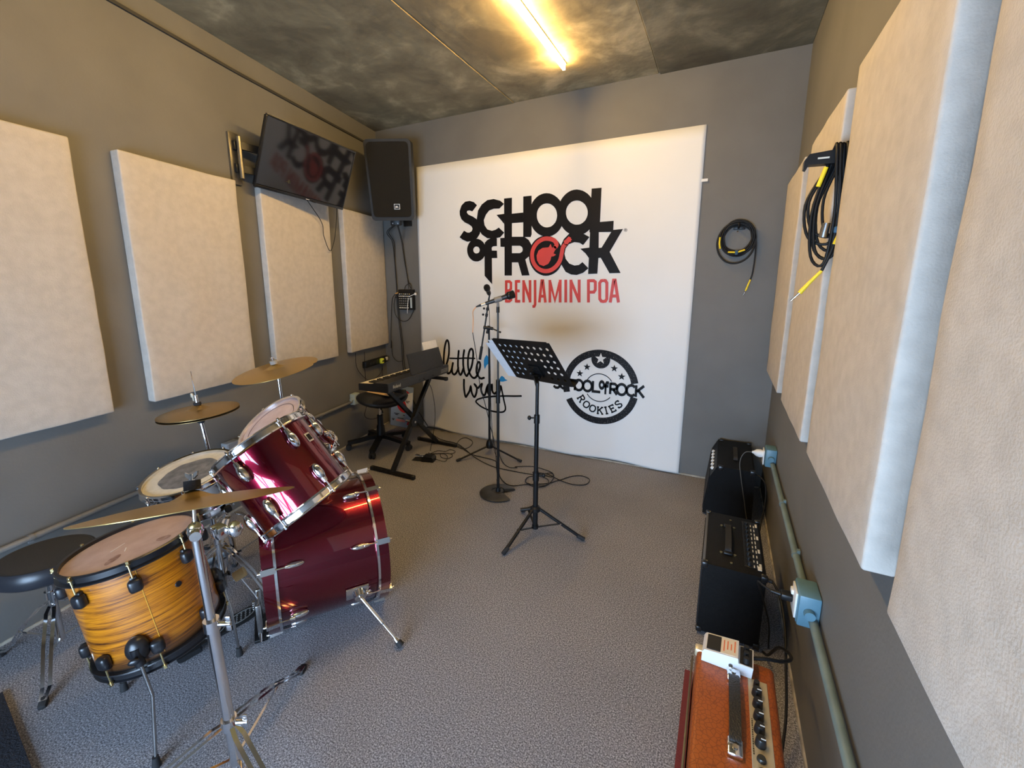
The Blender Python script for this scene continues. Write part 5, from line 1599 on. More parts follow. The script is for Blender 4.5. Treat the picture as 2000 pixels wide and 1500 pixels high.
cc = Vector((.044, DY - .028, 1.735))
coil = thing('coiled_cable', 'black instrument cable coiled on a hook on the back wall', 'cable', (cc.x, DY - .02, 1.57))
for k in range(7):
    P = []
    rr = .086 + .006 * (k % 4)
    for i in range(36):
        a = 2 * math.pi * i / 36
        P.append((cc.x + rr * math.cos(a) + .004 * math.sin(3 * a + k), cc.y + .007 * math.sin(2 * a + k * 1.7) - .004 * (k - 2) * .8, cc.z + .010 + (rr + .004 * k) * .96 * math.sin(a)))
    MB().tube(P, .0052, 6, closed=True).build('cable_turn', CABLE, coil, angle=80)
P = []
for i in range(40):
    a = R_(80 + 290 * i / 39)
    P.append((cc.x - .008 + .112 * math.cos(a), cc.y - .010, cc.z - .020 + .135 * math.sin(a)))
MB().tube(P, .0056, 6).build('cable_turn', CABLE, coil, angle=80)
P = crom([(cc.x + .085, cc.y - .008, cc.z + .06), (cc.x + .108, cc.y - .012, cc.z - .02), (cc.x + .112, cc.y - .010, cc.z - .13), (cc.x + .108, cc.y - .008, cc.z - .22), (cc.x + .100, cc.y - .006, cc.z - .262)], 6)
MB().tube(P, .0042, 8).build('cable_tail', CABLE, coil, angle=80)
t0, t1, t2 = P[-1], Vector((cc.x + .082, cc.y - .006, cc.z - .325)), Vector((cc.x + .066, cc.y - .006, cc.z - .368))
MB().tube([t0, t0.lerp(t1, .5), t1, t1.lerp(t2, .3)], [.0045, .0055, .0062, .0040], 10).build('yellow_sleeve', YELLOW, coil)
MB().cyl(t1.lerp(t2, .3), t2, .0032).build('jack_tip', CHROME, coil)
MB().tube([(cc.x - .105, cc.y - .016, cc.z + .02), (cc.x - .105, cc.y - .016, cc.z - .02), (cc.x - .098, cc.y - .016, cc.z - .055)], .0058, 8).build('yellow_sleeve', YELLOW, coil)
for s in (-1, 1):
    MB().tube([(cc.x + s * .006, cc.y - .018, cc.z - .082), (cc.x + s * .05, cc.y - .018, cc.z - .074 + s * .006)], .0055, 8).build('yellow_sleeve', YELLOW, coil)
MB().box((cc.x + .002, cc.y - .012, cc.z - .084), (.018, .034, .030), bev=.004).build('cable_strap', mat('blue strap', (0.03, 0.09, 0.16), 0.7, var=.1), coil)
hk = thing('wall_hook', 'small black hook carrying the coil on the back wall', 'hook', (cc.x, DY, cc.z + .09))
b = MB()
b.box((cc.x + .006, DY - .006, cc.z + .085), (.070, .012, .036), bev=.004)
b.build('hook_plate', BLACK, hk)
MB().tube(crom([(cc.x, DY - .01, cc.z + .075), (cc.x, DY - .045, cc.z + .072), (cc.x, DY - .062, cc.z + .085), (cc.x, DY - .062, cc.z + .105)], 5), .006, 8).build('hook_arm', BLACK, hk)
MB().cyl((cc.x - .004, DY - .012, cc.z + .055), (cc.x - .004, DY - .018, cc.z + .055), .005).build('screw', CHROME, hk)

# the one on the right wall, between two felt panels
hy = 1.782
hk = thing('wall_hook', 'black cable hanger arm between felt panels on the right wall', 'hook', (RX, hy, 1.80))
MB().box((RX - .005, hy, 1.83), (.010, .050, .085), bev=.003).build('hook_plate', BLACK, hk)
b = MB()
b.ext([(0, .022), (.138, .010), (.150, -.008), (.150, -.032), (.143, -.036), (.138, -.022), (0, -.026)], .034, M=axes((RX - .004, hy + .017, 1.838), (-1, 0, 0), (0, 0, 1), (0, 1, 0)) @ T_(Vector((0, 0, -.034))))
b.build('hook_arm', BLACK, hk)
MB().box((RX - .105, hy - .0178, 1.832), (.030, .002, .005)).build('slot', mat('pale slot', (.6, .58, .5), .5, var=.02), hk, smooth=False)
coil = thing('coiled_cable', 'black cable bundle with yellow sleeves hanging on the right wall hanger', 'cable', (RX - .06, hy, 1.58))
for k in range(7):
    x0 = RX - .050 - .009 * (k % 4)
    w = .028 + .010 * (k % 3)
    dp = .20 + .022 * ((k * 3) % 5)
    yk = hy - .012 + .008 * (k % 3)
    P = crom([(x0, yk - .020, 1.862), (x0 + .004, yk - .030, 1.80), (x0 + w * .55, yk - .028, 1.80 - dp * .5), (x0 + w * .2, yk - .020, 1.80 - dp), (x0 - w, yk + .004, 1.80 - dp * .92), (x0 - w * 1.35, yk + .018, 1.80 - dp * .45), (x0 - w * .5, yk + .022, 1.80), (x0, yk + .014, 1.862)], 5, closed=True)
    MB().tube(P, .0046, 6, closed=True).build('cable_turn', CABLE, coil, angle=80)
P = crom([(RX - .040, hy - .032, 1.85), (RX - .036, hy - .038, 1.72), (RX - .048, hy - .040, 1.60), (RX - .058, hy - .040, 1.545), (RX - .075, hy - .038, 1.488)], 6)
MB().tube(P, .0046, 8).build('cable_tail', CABLE, coil, angle=80)
t0, t1, t2 = P[-1], Vector((RX - .125, hy - .030, 1.418)), Vector((RX - .146, hy - .026, 1.392))
MB().tube([t0, t0.lerp(t1, .5) + Vector((-.004, 0, -.004)), t1], [.0046, .0055, .0072], 10).build('yellow_sleeve', YELLOW, coil)
MB().cyl(t1, t2, .0033).build('jack_tip', CHROME, coil)
for (p, q) in (((RX - .098, hy - .036, 1.800), (RX - .112, hy - .034, 1.745)), ((RX - .040, hy - .046, 1.610), (RX - .052, hy - .044, 1.568)), ((RX - .038, hy - .044, 1.655), (RX - .042, hy - .046, 1.625))):
    MB().cyl(p, q, .0062).build('yellow_sleeve', YELLOW, coil)
MB().cyl((RX - .078, hy - .034, 1.635), (RX - .082, hy - .030, 1.592), .011, .013, seg=14).build('metal_connector', STEEL, coil)
MB().box((RX - .048, hy - .044, 1.612), (.022, .016, .020), bev=.004).build('cable_strap', MATS['blue strap'], coil)

# ================================================================== keyboard
# keyboard frame: x = along its length (towards the back wall), y = from its rear to the player, z up
ke = Vector((-.044, .999, 0)).normalized()
kd = Vector((-ke.y, ke.x, 0))
KZ = .660
KM = axes((-2.132, 2.412, KZ), ke, kd, (0, 0, 1))
KL, KD_ = .86, .272
kb = thing('electronic_keyboard', 'black electronic keyboard with ivory keys on a crossed stand', 'keyboard', (KM @ Vector((KL / 2, KD_ / 2, 0))))
KBODY = mat('black keyboard case', (0.013, 0.013, 0.014), 0.42, var=0.1)
KSIDE = mat('grey keyboard rear', (0.030, 0.031, 0.033), 0.45, var=0.1)
b = MB()
# case: side profile in (y,z), extruded along the length
prof = [(0, 0), (KD_, 0), (KD_, .030), (KD_ - .004, .034), (.135, .046), (.120, .068), (.004, .072), (0, .066)]
Mside = KM @ axes((0, 0, 0), (0, 1, 0), (0, 0, 1), (1, 0, 0))
b.ext(prof, KL, M=Mside)
b.build('case', KBODY, kb, angle=30)
MB().box((KL / 2, -.0008, .034), (KL - .01, .0016, .056), M=KM).build('rear_panel', KSIDE, kb, smooth=False)
for s in (0, 1):
    b = MB()
    b.ext([(y, z) for y, z in [(.128, .0), (KD_, 0), (KD_, .046), (KD_ - .006, .052), (.140, .060), (.128, .066)]], .010, M=Mside @ T_(Vector((0, 0, -.0005 if s == 0 else KL - .0095))))
    b.build('end_cheek', KBODY, kb, angle=30)
IVORY = mat('ivory key', (0.80, 0.73, 0.58), 0.35, var=.02)
EBONY = mat('black key', (0.010, 0.010, 0.011), 0.35, var=.1)
nw = 36
kw = (KL - .024) / nw
w0 = b0 = None
for i in range(nw):
    M = KM @ T_(Vector((KL - .012 - (i + .5) * kw, .203, .0445)))
    if w0 is None:
        w0 = MB().box((0, 0, 0), (kw - .0012, .134, .014), bev=.0012, seg=1).build('white_key', IVORY, kb, M=M, smooth=False)
    else:
        inst(w0, kb, M)
    if i % 7 not in (2, 6) and i < nw - 1:
        M = KM @ T_(Vector((KL - .012 - (i + 1) * kw, .178, .056)))
        if b0 is None:
            b0 = MB().box((0, 0, 0), (.0115, .084, .014), bev=.002, seg=1).build('black_key', EBONY, kb, M=M, smooth=False)
        else:
            inst(b0, kb, M)
b = MB()
b.merge(text_mesh('Roland', .034, .0005), KM @ axes((.105, -.0022, .034), (1, 0, 0), (0, 0, 1), (0, -1, 0)))
b.build('maker_lettering', mat('grey white lettering', (0.55, 0.56, 0.55), 0.5, var=.02), kb, smooth=False)
b = MB()
for k in range(3):
    b.box((KL - .085 + .012, -.0020, .020 + .012 * k), (.11, .0008, .0022), M=KM)
b.build('rear_print', MATS['grey white lettering'], kb, smooth=False)
for x in (.40, .46, .60):
    MB().cyl((x, .002, .022), (x, -.004, .022), .006, M=KM, seg=10).build('rear_jack', BLACKM, kb)
# music rest: ribbed panel leaning back over the rear of the case
RM = KM @ T_(Vector((.335, .020, .070))) @ Matrix.Rotation(R_(-14), 4, 'X')
MB().ext([(-.005, 0), (.455, 0), (.470, .012), (.455, .172), (-.012, .172), (-.018, .010)], .006, M=RM @ axes((0, 0, 0), (1, 0, 0), (0, 0, 1), (0, -1, 0))).build('music_rest', KBODY, kb, angle=30)
rest = kb.children[-1]
RIB = mat('dark grey ribbed plastic', (0.022, 0.023, 0.025), 0.42, var=0.05)
for k in range(14):
    MB().box((.222, -.0072, .012 + k * .0115), (.455, .0026, .0065), M=RM, bev=.001, seg=1).build('rest_rib', RIB, rest)
MB().box((.222, .014, .002), (.46, .030, .006), M=RM).build('rest_lip', KBODY, rest)
sh = MB()
sh.ext([(0, 0), (.215, 0), (.215, .235), (0, .235)], .0012, M=RM @ T_(Vector((.235, .003, .004))) @ axes((0, 0, 0), (1, 0, 0), (0, 0, 1), (0, -1, 0)))
sh = sh.build('sheet_music', PAPER, loc=RM @ Vector((.31, .004, .004)), smooth=False)
tag(sh, 'white sheet of paper propped on the keyboard music rest', 'paper')

# crossed stand
ks = thing('keyboard_stand', 'black crossed keyboard stand carrying the keyboard', 'stand', (-2.21, 2.80, 0))
fa, fb_ = Vector((-2.190, 2.462, .018)), Vector((-2.230, 3.172, .018))
ta, tb_ = Vector((-2.262, 3.085, KZ - .014)), Vector((-2.255, 2.555, KZ - .014))
fa2, ta2 = fa + Vector((.018, 0, 0)), ta + Vector((.018, 0, 0))
fb2, tb2 = fb_ - Vector((.018, 0, 0)), tb_ - Vector((.018, 0, 0))


def rect_tube(b, p, q, w, t, side):
    b.bar([p, q], w, t, side=side)


for (p, q, e) in ((fa2, ta2, 'near'), (fb2, tb2, 'far')):
    b = MB()
    rect_tube(b, p, q, .030, .030, (1, 0, 0))
    lg = b.build('cross_bar', BLACKM, ks)
    for (c, L) in ((p, .40), (q, .34)):
        x0, x1 = (c.x - L / 2, c.x + L / 2)
        bb = MB()
        bb.bar([(x0, c.y, c.z), (x1, c.y, c.z)], .026, .026)
        f = bb.build('foot_bar' if c is p else 'support_arm', BLACKM, ks)
        for x in (x0, x1):
            MB().box((x, c.y, c.z - .001), (.030, .033, .033), bev=.008).build('end_cap', RUBBER, f)
mid = fa.lerp(ta, .50)
MB().cyl(mid + Vector((-.045, 0, 0)), mid + Vector((.05, 0, 0)), .010).build('pivot_bolt', STEEL, ks)
MB().lathe([(0, 0), (.042, 0), (.042, .008), (0, .008)], 20, M=frame(mid + Vector((.034, 0, 0)), (1, 0, 0))).build('lock_disc', BLACKM, ks)

# ================================================================== saddle stool
stl = thing('office_stool', 'black saddle stool on a five star base behind the keyboard', 'stool', (-2.65, 2.88, 0))
LEATH = mat('black leatherette', (0.016, 0.016, 0.017), 0.33, var=0.1, vscale=8)
S0 = Vector((-2.65, 2.88, 0))
b = MB()
sx = Vector((.62, .78, 0)).normalized()              # seat width direction
sy = Vector((-sx.y, sx.x, 0))
SM = axes((S0.x + .03, S0.y + .01, .455), sx, sy, (0, 0, 1))
n, mth = 28, 10
vs, fs = [], []
for j in range(mth + 1):
    v = math.pi * j / mth
    for i in range(n):
        a = 2 * math.pi * i / n
        rr = math.sin(v) ** .7 if 0 < j < mth else 0.0
        x, y = .225 * rr * math.cos(a), .185 * rr * math.sin(a)
        z = .050 * math.cos(v) + .34 * (x * x) * (1 if math.cos(v) > 0 else .8) - .20 * (y * y) + .02 * math.sin(a) * rr
        vs.append((x, y, z))
for j in range(mth):
    for i in range(n):
        fs.append((j * n + i, j * n + (i + 1) % n, (j + 1) * n + (i + 1) % n, (j + 1) * n + i))
b.vf(vs, fs, SM)
bmesh.ops.remove_doubles(b.bm, verts=b.bm.verts, dist=.0005)
b.build('seat', LEATH, stl, angle=80)
MB().box((S0.x + .02, S0.y, .405), (.16, .14, .022), bev=.006).build('seat_plate', BLACKM, stl)
MB().tube(crom([(S0.x + .02, S0.y - .03, .398), (S0.x + .12, S0.y - .11, .392), (S0.x + .17, S0.y - .15, .385)], 4), .005, 8).build('height_lever', BLACKM, stl)
MB().tube(crom([SM @ Vector((-.15, -.10, -.02)), SM @ Vector((-.17, -.10, -.12)), SM @ Vector((-.10, -.10, -.15)), SM @ Vector((-.03, -.09, -.12)), SM @ Vector((-.03, -.08, -.05))], 6), .0025, 6).build('loose_cord', CABLE, stl)
MB().cyl((S0.x, S0.y, .28), (S0.x, S0.y, .40), .0135, seg=16).build('gas_lift', CHROME, stl)
MB().lathe([(0, .10), (.040, .10), (.034, .20), (.026, .215), (.026, .300), (.022, .302), (0, .302)], 20, M=T_(S0)).build('column_cover', BLACK, stl)
for k in range(5):
    a = R_(-6 + 72 * k + 14)
    d = Vector((math.cos(a), math.sin(a), 0))
    sd = Vector((-d.y, d.x, 0))
    b = MB()
    p = [S0 + d * .02 + Vector((0, 0, .105)), S0 + d * .10 + Vector((0, 0, .098)), S0 + d * .20 + Vector((0, 0, .078)), S0 + d * .285 + Vector((0, 0, .066))]
    b.bar(p, .044, .030, side=sd)
    arm = b.build('base_arm', BLACK, stl)
    c = S0 + d * .280
    w = MB()
    for s in (-1, 1):
        w.cyl(c + sd * (s * .006) + Vector((0, 0, .027)), c + sd * (s * .024) + Vector((0, 0, .027)), .026, .024, seg=16)
    w.cyl(c + Vector((0, 0, .03)), c + Vector((0, 0, .068)), .008)
    w.box(c + Vector((0, 0, .040)), (.030, .030, .026), bev=.008)
    w.build('caster', RUBBER, arm)
MANILA = mat('tan paper', (0.62, 0.42, 0.20), 0.8, var=.05)
b = MB()
hz = lambda x, y: .050 * math.sqrt(max(0, 1 - (x / .225) ** 2 - (y / .185) ** 2)) ** .9 + .34 * x * x - .20 * y * y + .010
poly = [(-.13, .05), (.03, -.135), (.115, -.05), (-.04, .10)]
vs = [(x, y, hz(x, y) + .004) for x, y in poly] + [(x, y, hz(x, y) + .0065) for x, y in poly]
b.vf(vs, [(0, 1, 2, 3), (4, 5, 6, 7), (0, 1, 5, 4), (1, 2, 6, 5), (2, 3, 7, 6), (3, 0, 4, 7)], SM)
o = b.build('paper_folder', MANILA, loc=SM @ Vector((0, 0, .06)), smooth=False)
tag(o, 'tan folder lying on the seat of the saddle stool', 'folder')

# ================================================================== sustain pedal, poster
PDM = axes((-2.125, 2.800, 0), Vector((.97, .24, 0)), Vector((-.24, .97, 0)), (0, 0, 1))
sp = thing('sustain_pedal', 'black sustain pedal with a silver footplate on the carpet by the keyboard stand', 'pedal', (-2.12, 2.80, 0))
b = MB()
b.ext([(-.005, 0), (.098, 0), (.098, .030), (.082, .044), (.010, .044), (-.005, .032)], .075, M=PDM @ axes((.0, .037, .001), (1, 0, 0), (0, 0, 1), (0, -1, 0)))
b.build('housing', BLACK, sp, angle=30)
b = MB()
b.ext([(-.095, .003), (0, .003), (0, .016), (-.085, .010)], .060, M=PDM @ axes((0, .030, 0), (1, 0, 0), (0, 0, 1), (0, -1, 0)))
b.build('base', RUBBER, sp, smooth=False)
MB().box((-.040, .012, .030), (.080, .030, .005), M=PDM @ Matrix.Rotation(R_(6), 4, 'Y'), bev=.002).build('footplate', CHROME, sp)
cable('pedal_cable', 'thin black cable tangled on the carpet beside the sustain pedal', [Vector((-2.03, 2.825, .020))] + [Vector(p) for p in CAB['pedal_cable']][1:] + [Vector((-2.20, 3.00, .008)), Vector((-2.16, 3.03, .30)), Vector((-2.115, 2.93, .58)), KM @ Vector((.46, -.005, .022))], .0026)

pos = thing('poster_board', 'pale blue printed poster with red shapes leaning in the corner below the keyboard', 'poster', (-2.85, 3.40, 0))
PX0, PX1 = -2.995, -2.712
th = R_(7)
POM = axes((PX0, 3.405, .003), (1, -.02, 0), (0, math.sin(th), math.cos(th)), Vector((1, -.02, 0)).cross(Vector((0, math.sin(th), math.cos(th)))))
PBLUE = mat('pale blue print', (0.30, 0.40, 0.60), 0.55, var=.04)
MB().box((.1415, .21, .002), (.283, .42, .004), M=POM).build('board', PBLUE, pos, smooth=False)


def flat(b, pts, M, z):
    b.vf([(x, y, z) for x, y in pts], [tuple(range(len(pts)))], M)


b = MB()
flat(b, [(.175 + .105 * math.cos(2 * math.pi * i / 40), .265 + .115 * math.sin(2 * math.pi * i / 40)) for i in range(40)], POM, .0046)
flat(b, [(.215, .030), (.255, .030), (.262, .085), (.235, .085)], POM, .0046)
b.build('red_print', mat('poster red', (0.55, 0.02, 0.03), 0.5, var=.04), pos, smooth=False)
b = MB()
flat(b, [(.150, .330), (.280, .370), (.280, .180), (.235, .170)], POM, .0052)
flat(b, [(.105, .225), (.150, .225), (.150, .232), (.105, .232)], POM, .0052)
b.build('white_print', PAPER, pos, smooth=False)
b = MB()
flat(b, [(.075, .052), (.195, .052), (.195, .076), (.075, .076)], POM, .0052)
b.build('pink_print', mat('poster pink', (0.72, 0.30, 0.34), 0.5, var=.04), pos, smooth=False)
b = MB()
for (x, y, w) in ((.045, .128, .070), (.062, .116, .035), (.022, .066, .032), (.028, .056, .020), (.095, .084, .080), (.165, .120, .025), (.19, .270, .055), (.20, .255, .03)):
    flat(b, [(x, y), (x + w, y), (x + w, y + .007), (x, y + .007)], POM, .0058)
b.build('dark_print', INK, pos, smooth=False)

# ================================================================== microphone stands


def microphone(root_name, label, p_tail, p_head, cat='microphone', wedge=False):
    p0, p1 = Vector(p_tail), Vector(p_head)
    d = (p1 - p0).normalized()
    L = (p1 - p0).length
    root = thing(root_name, label, cat, (p0 + p1) / 2)
    M = frame(p0, d)
    MB().lathe([(0, 0), (.0105, 0), (.0115, .004), (.0165, L - .062), (.0185, L - .056), (0, L - .054)], 20, M=M).build('handle', mat('dark grey mic body', (0.030, 0.030, 0.031), 0.38, 0.3, var=.1), root)
    MB().lathe([(.0185, L - .056), (.0255, L - .046), (.0262, L - .040), (.0255, L - .034), (.0185, L - .056)], 20, M=M).build('grille_band', BLACKM, root)
    g = mat('microphone mesh', (0.022, 0.022, 0.023), 0.45, 0.6, bump=0.9, bscale=700)
    if wedge:
        MB().lathe([(.0250, L - .036), (.0262, L - .010), (.0235, L - .003), (.012, L), (0, L)], 22, M=M).build('grille', g, root)
    else:
        MB().ball((0, 0, L - .026), (.0255, .0255, .027), M=M, seg=20, rings=12).build('grille', g, root)
    return root


# straight stand with a round, cut-out base
rb = Vector((-1.297, 2.545, 0))
ms = thing('microphone_stand', 'straight black microphone stand on a cut-open round base', 'stand', rb)
b = MB()
a0, a1 = R_(48), R_(335)
b.lathe([(.048, .004), (.128, .004), (.130, .012), (.120, .020), (.060, .030), (.048, .028)], 48, M=T_(rb), closed=True, a0=a0, a1=a1)
b.cyl(rb + Vector((-.02, 0, .006)), rb + Vector((-.02, 0, .024)), .062, .055, seg=28)
BASEM = mat('dark cast iron', (0.045, 0.042, 0.036), 0.42, 0.4, var=0.2, vscale=15)
b.build('base', BASEM, ms, angle=40)
MB().cyl(rb + Vector((0, 0, .012)), rb + Vector((0, 0, .050)), .020, .014).build('base_socket', BLACKM, ms)
MB().cyl(rb + Vector((0, 0, .03)), rb + Vector((0, 0, .80)), .0095, seg=14).build('pole', BLACKM, ms)
MB().cyl(rb + Vector((0, 0, .66)), rb + Vector((0, 0, .82)), .0145, .0135, seg=14).build('grip_clutch', BLACK, ms)
MB().cyl(rb + Vector((0, 0, .80)), rb + Vector((0, 0, 1.325)), .0065, seg=12).build('upper_tube', mat('dark satin tube', (0.05, 0.05, 0.052), .35, .6, var=.1), ms)
MB().cyl(rb + Vector((0, 0, 1.265)), rb + Vector((0, 0, 1.302)), .0105, seg=12).build('top_collar', BLACK, ms)
m0, m1 = Vector((-1.372, 2.515, 1.322)), Vector((-1.205, 2.605, 1.385))
mdir = (m1 - m0).normalized()
mc_ = m0.lerp(m1, .42)
b = MB()
b.cyl(rb + Vector((0, 0, 1.300)), rb + Vector((0, 0, 1.330)), .0095, .008)
b.lathe([(.0148, -.022), (.0185, -.022), (.0185, .026), (.0148, .026)], 18, M=frame(mc_, mdir), closed=True)
b.build('mic_clip', mat('grey clip', (0.20, 0.19, 0.18), .5, var=.05), ms)
mic = microphone('microphone', 'black handheld microphone lying in the clip of the round base stand', m0, m1, wedge=True)
MB().cyl(m0, m0 - mdir * .030, .0090, .0085, seg=14).build('connector', mat('pale connector', (0.72, 0.66, 0.55), .3, .6, var=.05), mic)
MB().lathe([(0, 0), (.0085, 0), (.006, .02), (.004, .035), (0, .035)], 14, M=frame(m0 - mdir * .030, -mdir)).build('connector_boot', BLACK, mic)
tail = m0 - mdir * .062
drop = [tail, tail + Vector((-.022, -.006, -.03)), Vector((-1.462, 2.51, 1.22)), Vector((-1.470, 2.515, 1.13))]
cable('cable_lead', 'orange top end of the microphone lead beside the round base stand', drop, .0034, mat('orange sleeve', (0.80, 0.42, 0.20), .5, var=.05), n=5)
cable('microphone_cable', 'thin dark cable hanging from the orange lead down along the straight stand', [drop[-1], (-1.462, 2.525, 1.05), (-1.452, 2.535, .95), (-1.45, 2.55, .85), (-1.44, 2.56, .75), (-1.40, 2.56, .62), (-1.36, 2.555, .48), (-1.325, 2.555, .34), (-1.315, 2.56, .16), (-1.33, 2.62, .05), (-1.40, 2.72, .012)], .0028)

# tripod boom stand behind it
tb0 = Vector((-1.685, 3.146, 0))
bs = thing('microphone_stand', 'black tripod boom microphone stand close to the banner', 'stand', tb0)
MB().cyl(tb0 + Vector((0, 0, .075)), tb0 + Vector((0, 0, .62)), .0105, seg=14).build('pole', BLACKM, bs)
MB().cyl(tb0 + Vector((0, 0, .58)), tb0 + Vector((0, 0, 1.09)), .0080, seg=12).build('upper_tube', BLACKM, bs)
MB().cyl(tb0 + Vector((0, 0, .54)), tb0 + Vector((0, 0, .63)), .0150, .0130, seg=14).build('clutch', BLACK, bs)
MB().lathe([(0, .070), (.030, .070), (.034, .080), (.026, .125), (.016, .140), (0, .140)], 18, M=T_(tb0)).build('leg_hub', BLACK, bs)
for (x, y) in ((-1.856, 2.897), (-1.383, 3.125), (-1.80, 3.405)):
    F = Vector((x, y, .012))
    d = (F - tb0)
    d.z = 0
    d.normalize()
    lg = MB().cyl(tb0 + d * .020 + Vector((0, 0, .085)), F, .0080, seg=10).build('leg', BLACKM, bs)
    MB().cyl(F - d * .03 + Vector((0, 0, .007)), F + d * .006 - Vector((0, 0, .001)), .0110, seg=12).build('rubber_foot', RUBBER, lg)
kn = tb0 + Vector((0, 0, 1.10))
b = MB()
b.cyl(kn + Vector((-.012, -.010, -.05)), kn + Vector((.0, 0, .012)), .012, seg=12)
b.cyl(kn + Vector((-.040, -.02, .0)), kn + Vector((.034, .006, -.010)), .013, seg=12)
b.cyl(kn + Vector((.030, .004, -.010)), kn + Vector((.085, .02, -.035)), .0055, seg=8)
b.ball(kn + Vector((.09, .022, -.037)), .009)
b.build('boom_joint', BLACK, bs)
bd_ = Vector((.048, .014, .31)).normalized()
be0, be1 = kn + Vector((-.030, -.018, 0)) - bd_ * .27, kn + Vector((-.030, -.018, 0)) + bd_ * .275
MB().cyl(be0, be1, .0065, seg=10).build('boom_arm', BLACKM, bs)
MB().cyl(be0, be0 + bd_ * .11, .0115, seg=12).build('counterweight', BLACK, bs)
for t in (.10, .15):
    q = kn + Vector((-.030, -.018, 0)) + bd_ * t
    MB().cyl(q - bd_ * .012, q + bd_ * .012, .0115).build('boom_collar', BLACK, bs)
    MB().ball(q + Vector((-.026, -.01, .004)), .0095).build('boom_knob', BLACK, bs)
mt0 = be1 + Vector((-.004, 0, -.01))
mh1 = mt0 + Vector((.040, -.125, .070))
microphone('microphone', 'black ball head microphone on top of the tripod boom stand', mt0, mh1)
MB().lathe([(.013, -.02), (.0175, -.02), (.0175, .022), (.013, .022)], 16, M=frame(mt0.lerp(mh1, .30), mh1 - mt0), closed=True).build('mic_clip', BLACK, bs)
P = [mt0, mt0 + Vector((-.02, .012, -.06)), kn + Vector((-.005, .015, .12)), kn + Vector((.012, -.012, -.08)), kn + Vector((.016, -.012, -.35)), kn + Vector((.02, -.012, -.62)), kn + Vector((.03, -.012, -.85)), kn + Vector((.055, -.02, -1.03)), Vector((-1.60, 3.11, .012))]
cable('microphone_cable', 'thin black cable running down the tripod boom stand', P, .0028)

# ================================================================== cables on the carpet
for key, lab, r in (('floor_a', 'black cable running across the carpet from the corner to the coil behind the music stand', .0034), ('floor_b', 'black cable on the carpet ending in a long loop right of the music stand', .0034),
                    ('floor_loop', 'black cable loop lying at the far foot of the keyboard stand', .0030), ('floor_c', 'coiled black cable lying on the carpet behind the music stand', .0034)):
    P = [Vector((p[0], min(p[1], 3.44), p[2] - .002)) for p in CAB[key]]
    cable('floor_cable', lab, P, r, n=6, group='cables on the carpet')

# ================================================================== music stand
mb0 = Vector((-.873, 2.188, 0))
mus = thing('music_stand', 'black tripod music stand with a perforated desk seen from behind', 'music stand', mb0)
dc = Vector((-.958, 2.296, 1.009))
dr = Vector((.912, -.407, .045)).normalized()
dn = Vector((-.303, -.745, -.595))
dn = (dn - dr * dn.dot(dr)).normalized()
DM = axes(dc, dr, dn.cross(dr), dn)                  # x right, y up, z towards the camera (rear of the desk)
DW, DH = .48, .33
# perforated sheet: a cell grid with round holes
b = MB()
NXH, NYH = 9, 6
cw, chh = (DW - .036) / NXH, (DH - .052) / NYH
hr = .0105


def cell(b, cx, cy, w, h, r, hole, z0=0.0, t=.0016):
    q = 16
    if not hole:
        b.box((cx, cy, z0), (w, h, t), M=DM)
        return
    out, inn = [], []
    for i in range(q):
        a = 2 * math.pi * (i + .5) / q
        c, s = math.cos(a), math.sin(a)
        k = min(w / 2 / max(abs(c), 1e-6), h / 2 / max(abs(s), 1e-6))
        out.append((c * k, s * k))
        inn.append((c * r, s * r))
    vs = []
    for z in (z0 - t / 2, z0 + t / 2):
        vs += [(cx + x, cy + y, z) for x, y in out] + [(cx + x, cy + y, z) for x, y in inn]
    fs = []
    for i in range(q):
        j = (i + 1) % q
        fs.append((i, j, q + j, q + i))
        fs.append((2 * q + i, 2 * q + j, 3 * q + j, 3 * q + i))
        fs.append((q + i, q + j, 3 * q + j, 3 * q + i))
    b.vf(vs, fs, DM)
    # fill the cell corners cut by the radial outline
    for sx_ in (-1, 1):
        for sy_ in (-1, 1):
            pts = [p for p in out if p[0] * sx_ > 0 and p[1] * sy_ > 0]
            on_x = max((p for p in pts if abs(abs(p[0]) - w / 2) < 1e-6), key=lambda p: abs(p[1]), default=None)
            on_y = max((p for p in pts if abs(abs(p[1]) - h / 2) < 1e-6), key=lambda p: abs(p[0]), default=None)
            if on_x and on_y:
                tri = [on_x, (sx_ * w / 2, sy_ * h / 2), on_y]
                for z in (z0 - t / 2, z0 + t / 2):
                    b.vf([(cx + x, cy + y, z) for x, y in tri], [(0, 1, 2)], DM)


for i in range(NXH):
    for j in range(NYH):
        cx = -DW / 2 + .018 + cw * (i + .5)
        cy = -DH / 2 + .022 + chh * (j + .5)
        solid = (i in (3, 4, 5) and j in (0, 1, 2)) or (i == 2 and j == 0) or (i == 8 and j in (0, 1)) and False
        cell(b, cx, cy, cw, chh, hr, not solid)
b.box((0, DH / 2 - .015, 0), (DW - .036, .030, .0016), M=DM)
b.box((0, -DH / 2 + .011, 0), (DW - .036, .022, .0016), M=DM)
for s in (-1, 1):
    b.box((s * (DW / 2 - .009), 0, 0), (.018, DH - .012, .0016), M=DM)
desk = b.build('desk', BLACKM, mus, smooth=False)
b = MB()
b.box((0, -DH / 2 + .002, -.022), (DW, .004, .044), M=DM, bev=.001, seg=1)
b.box((0, -DH / 2 + .010, -.043), (DW, .016, .003), M=DM)
b.build('ledge', BLACKM, desk, smooth=False)
b = MB()
b.box((.0, -.070, .006), (.085, .085, .010), M=DM, bev=.003)
for (x, y) in ((-.03, -.04), (.03, -.04), (-.03, -.10), (.03, -.10)):
    b.cyl((x, y, .011), (x, y, .015), .004, M=DM, seg=8)
b.build('desk_bracket', BLACKM, mus)
hd_ = DM @ Vector((0.0, -.095, .030))
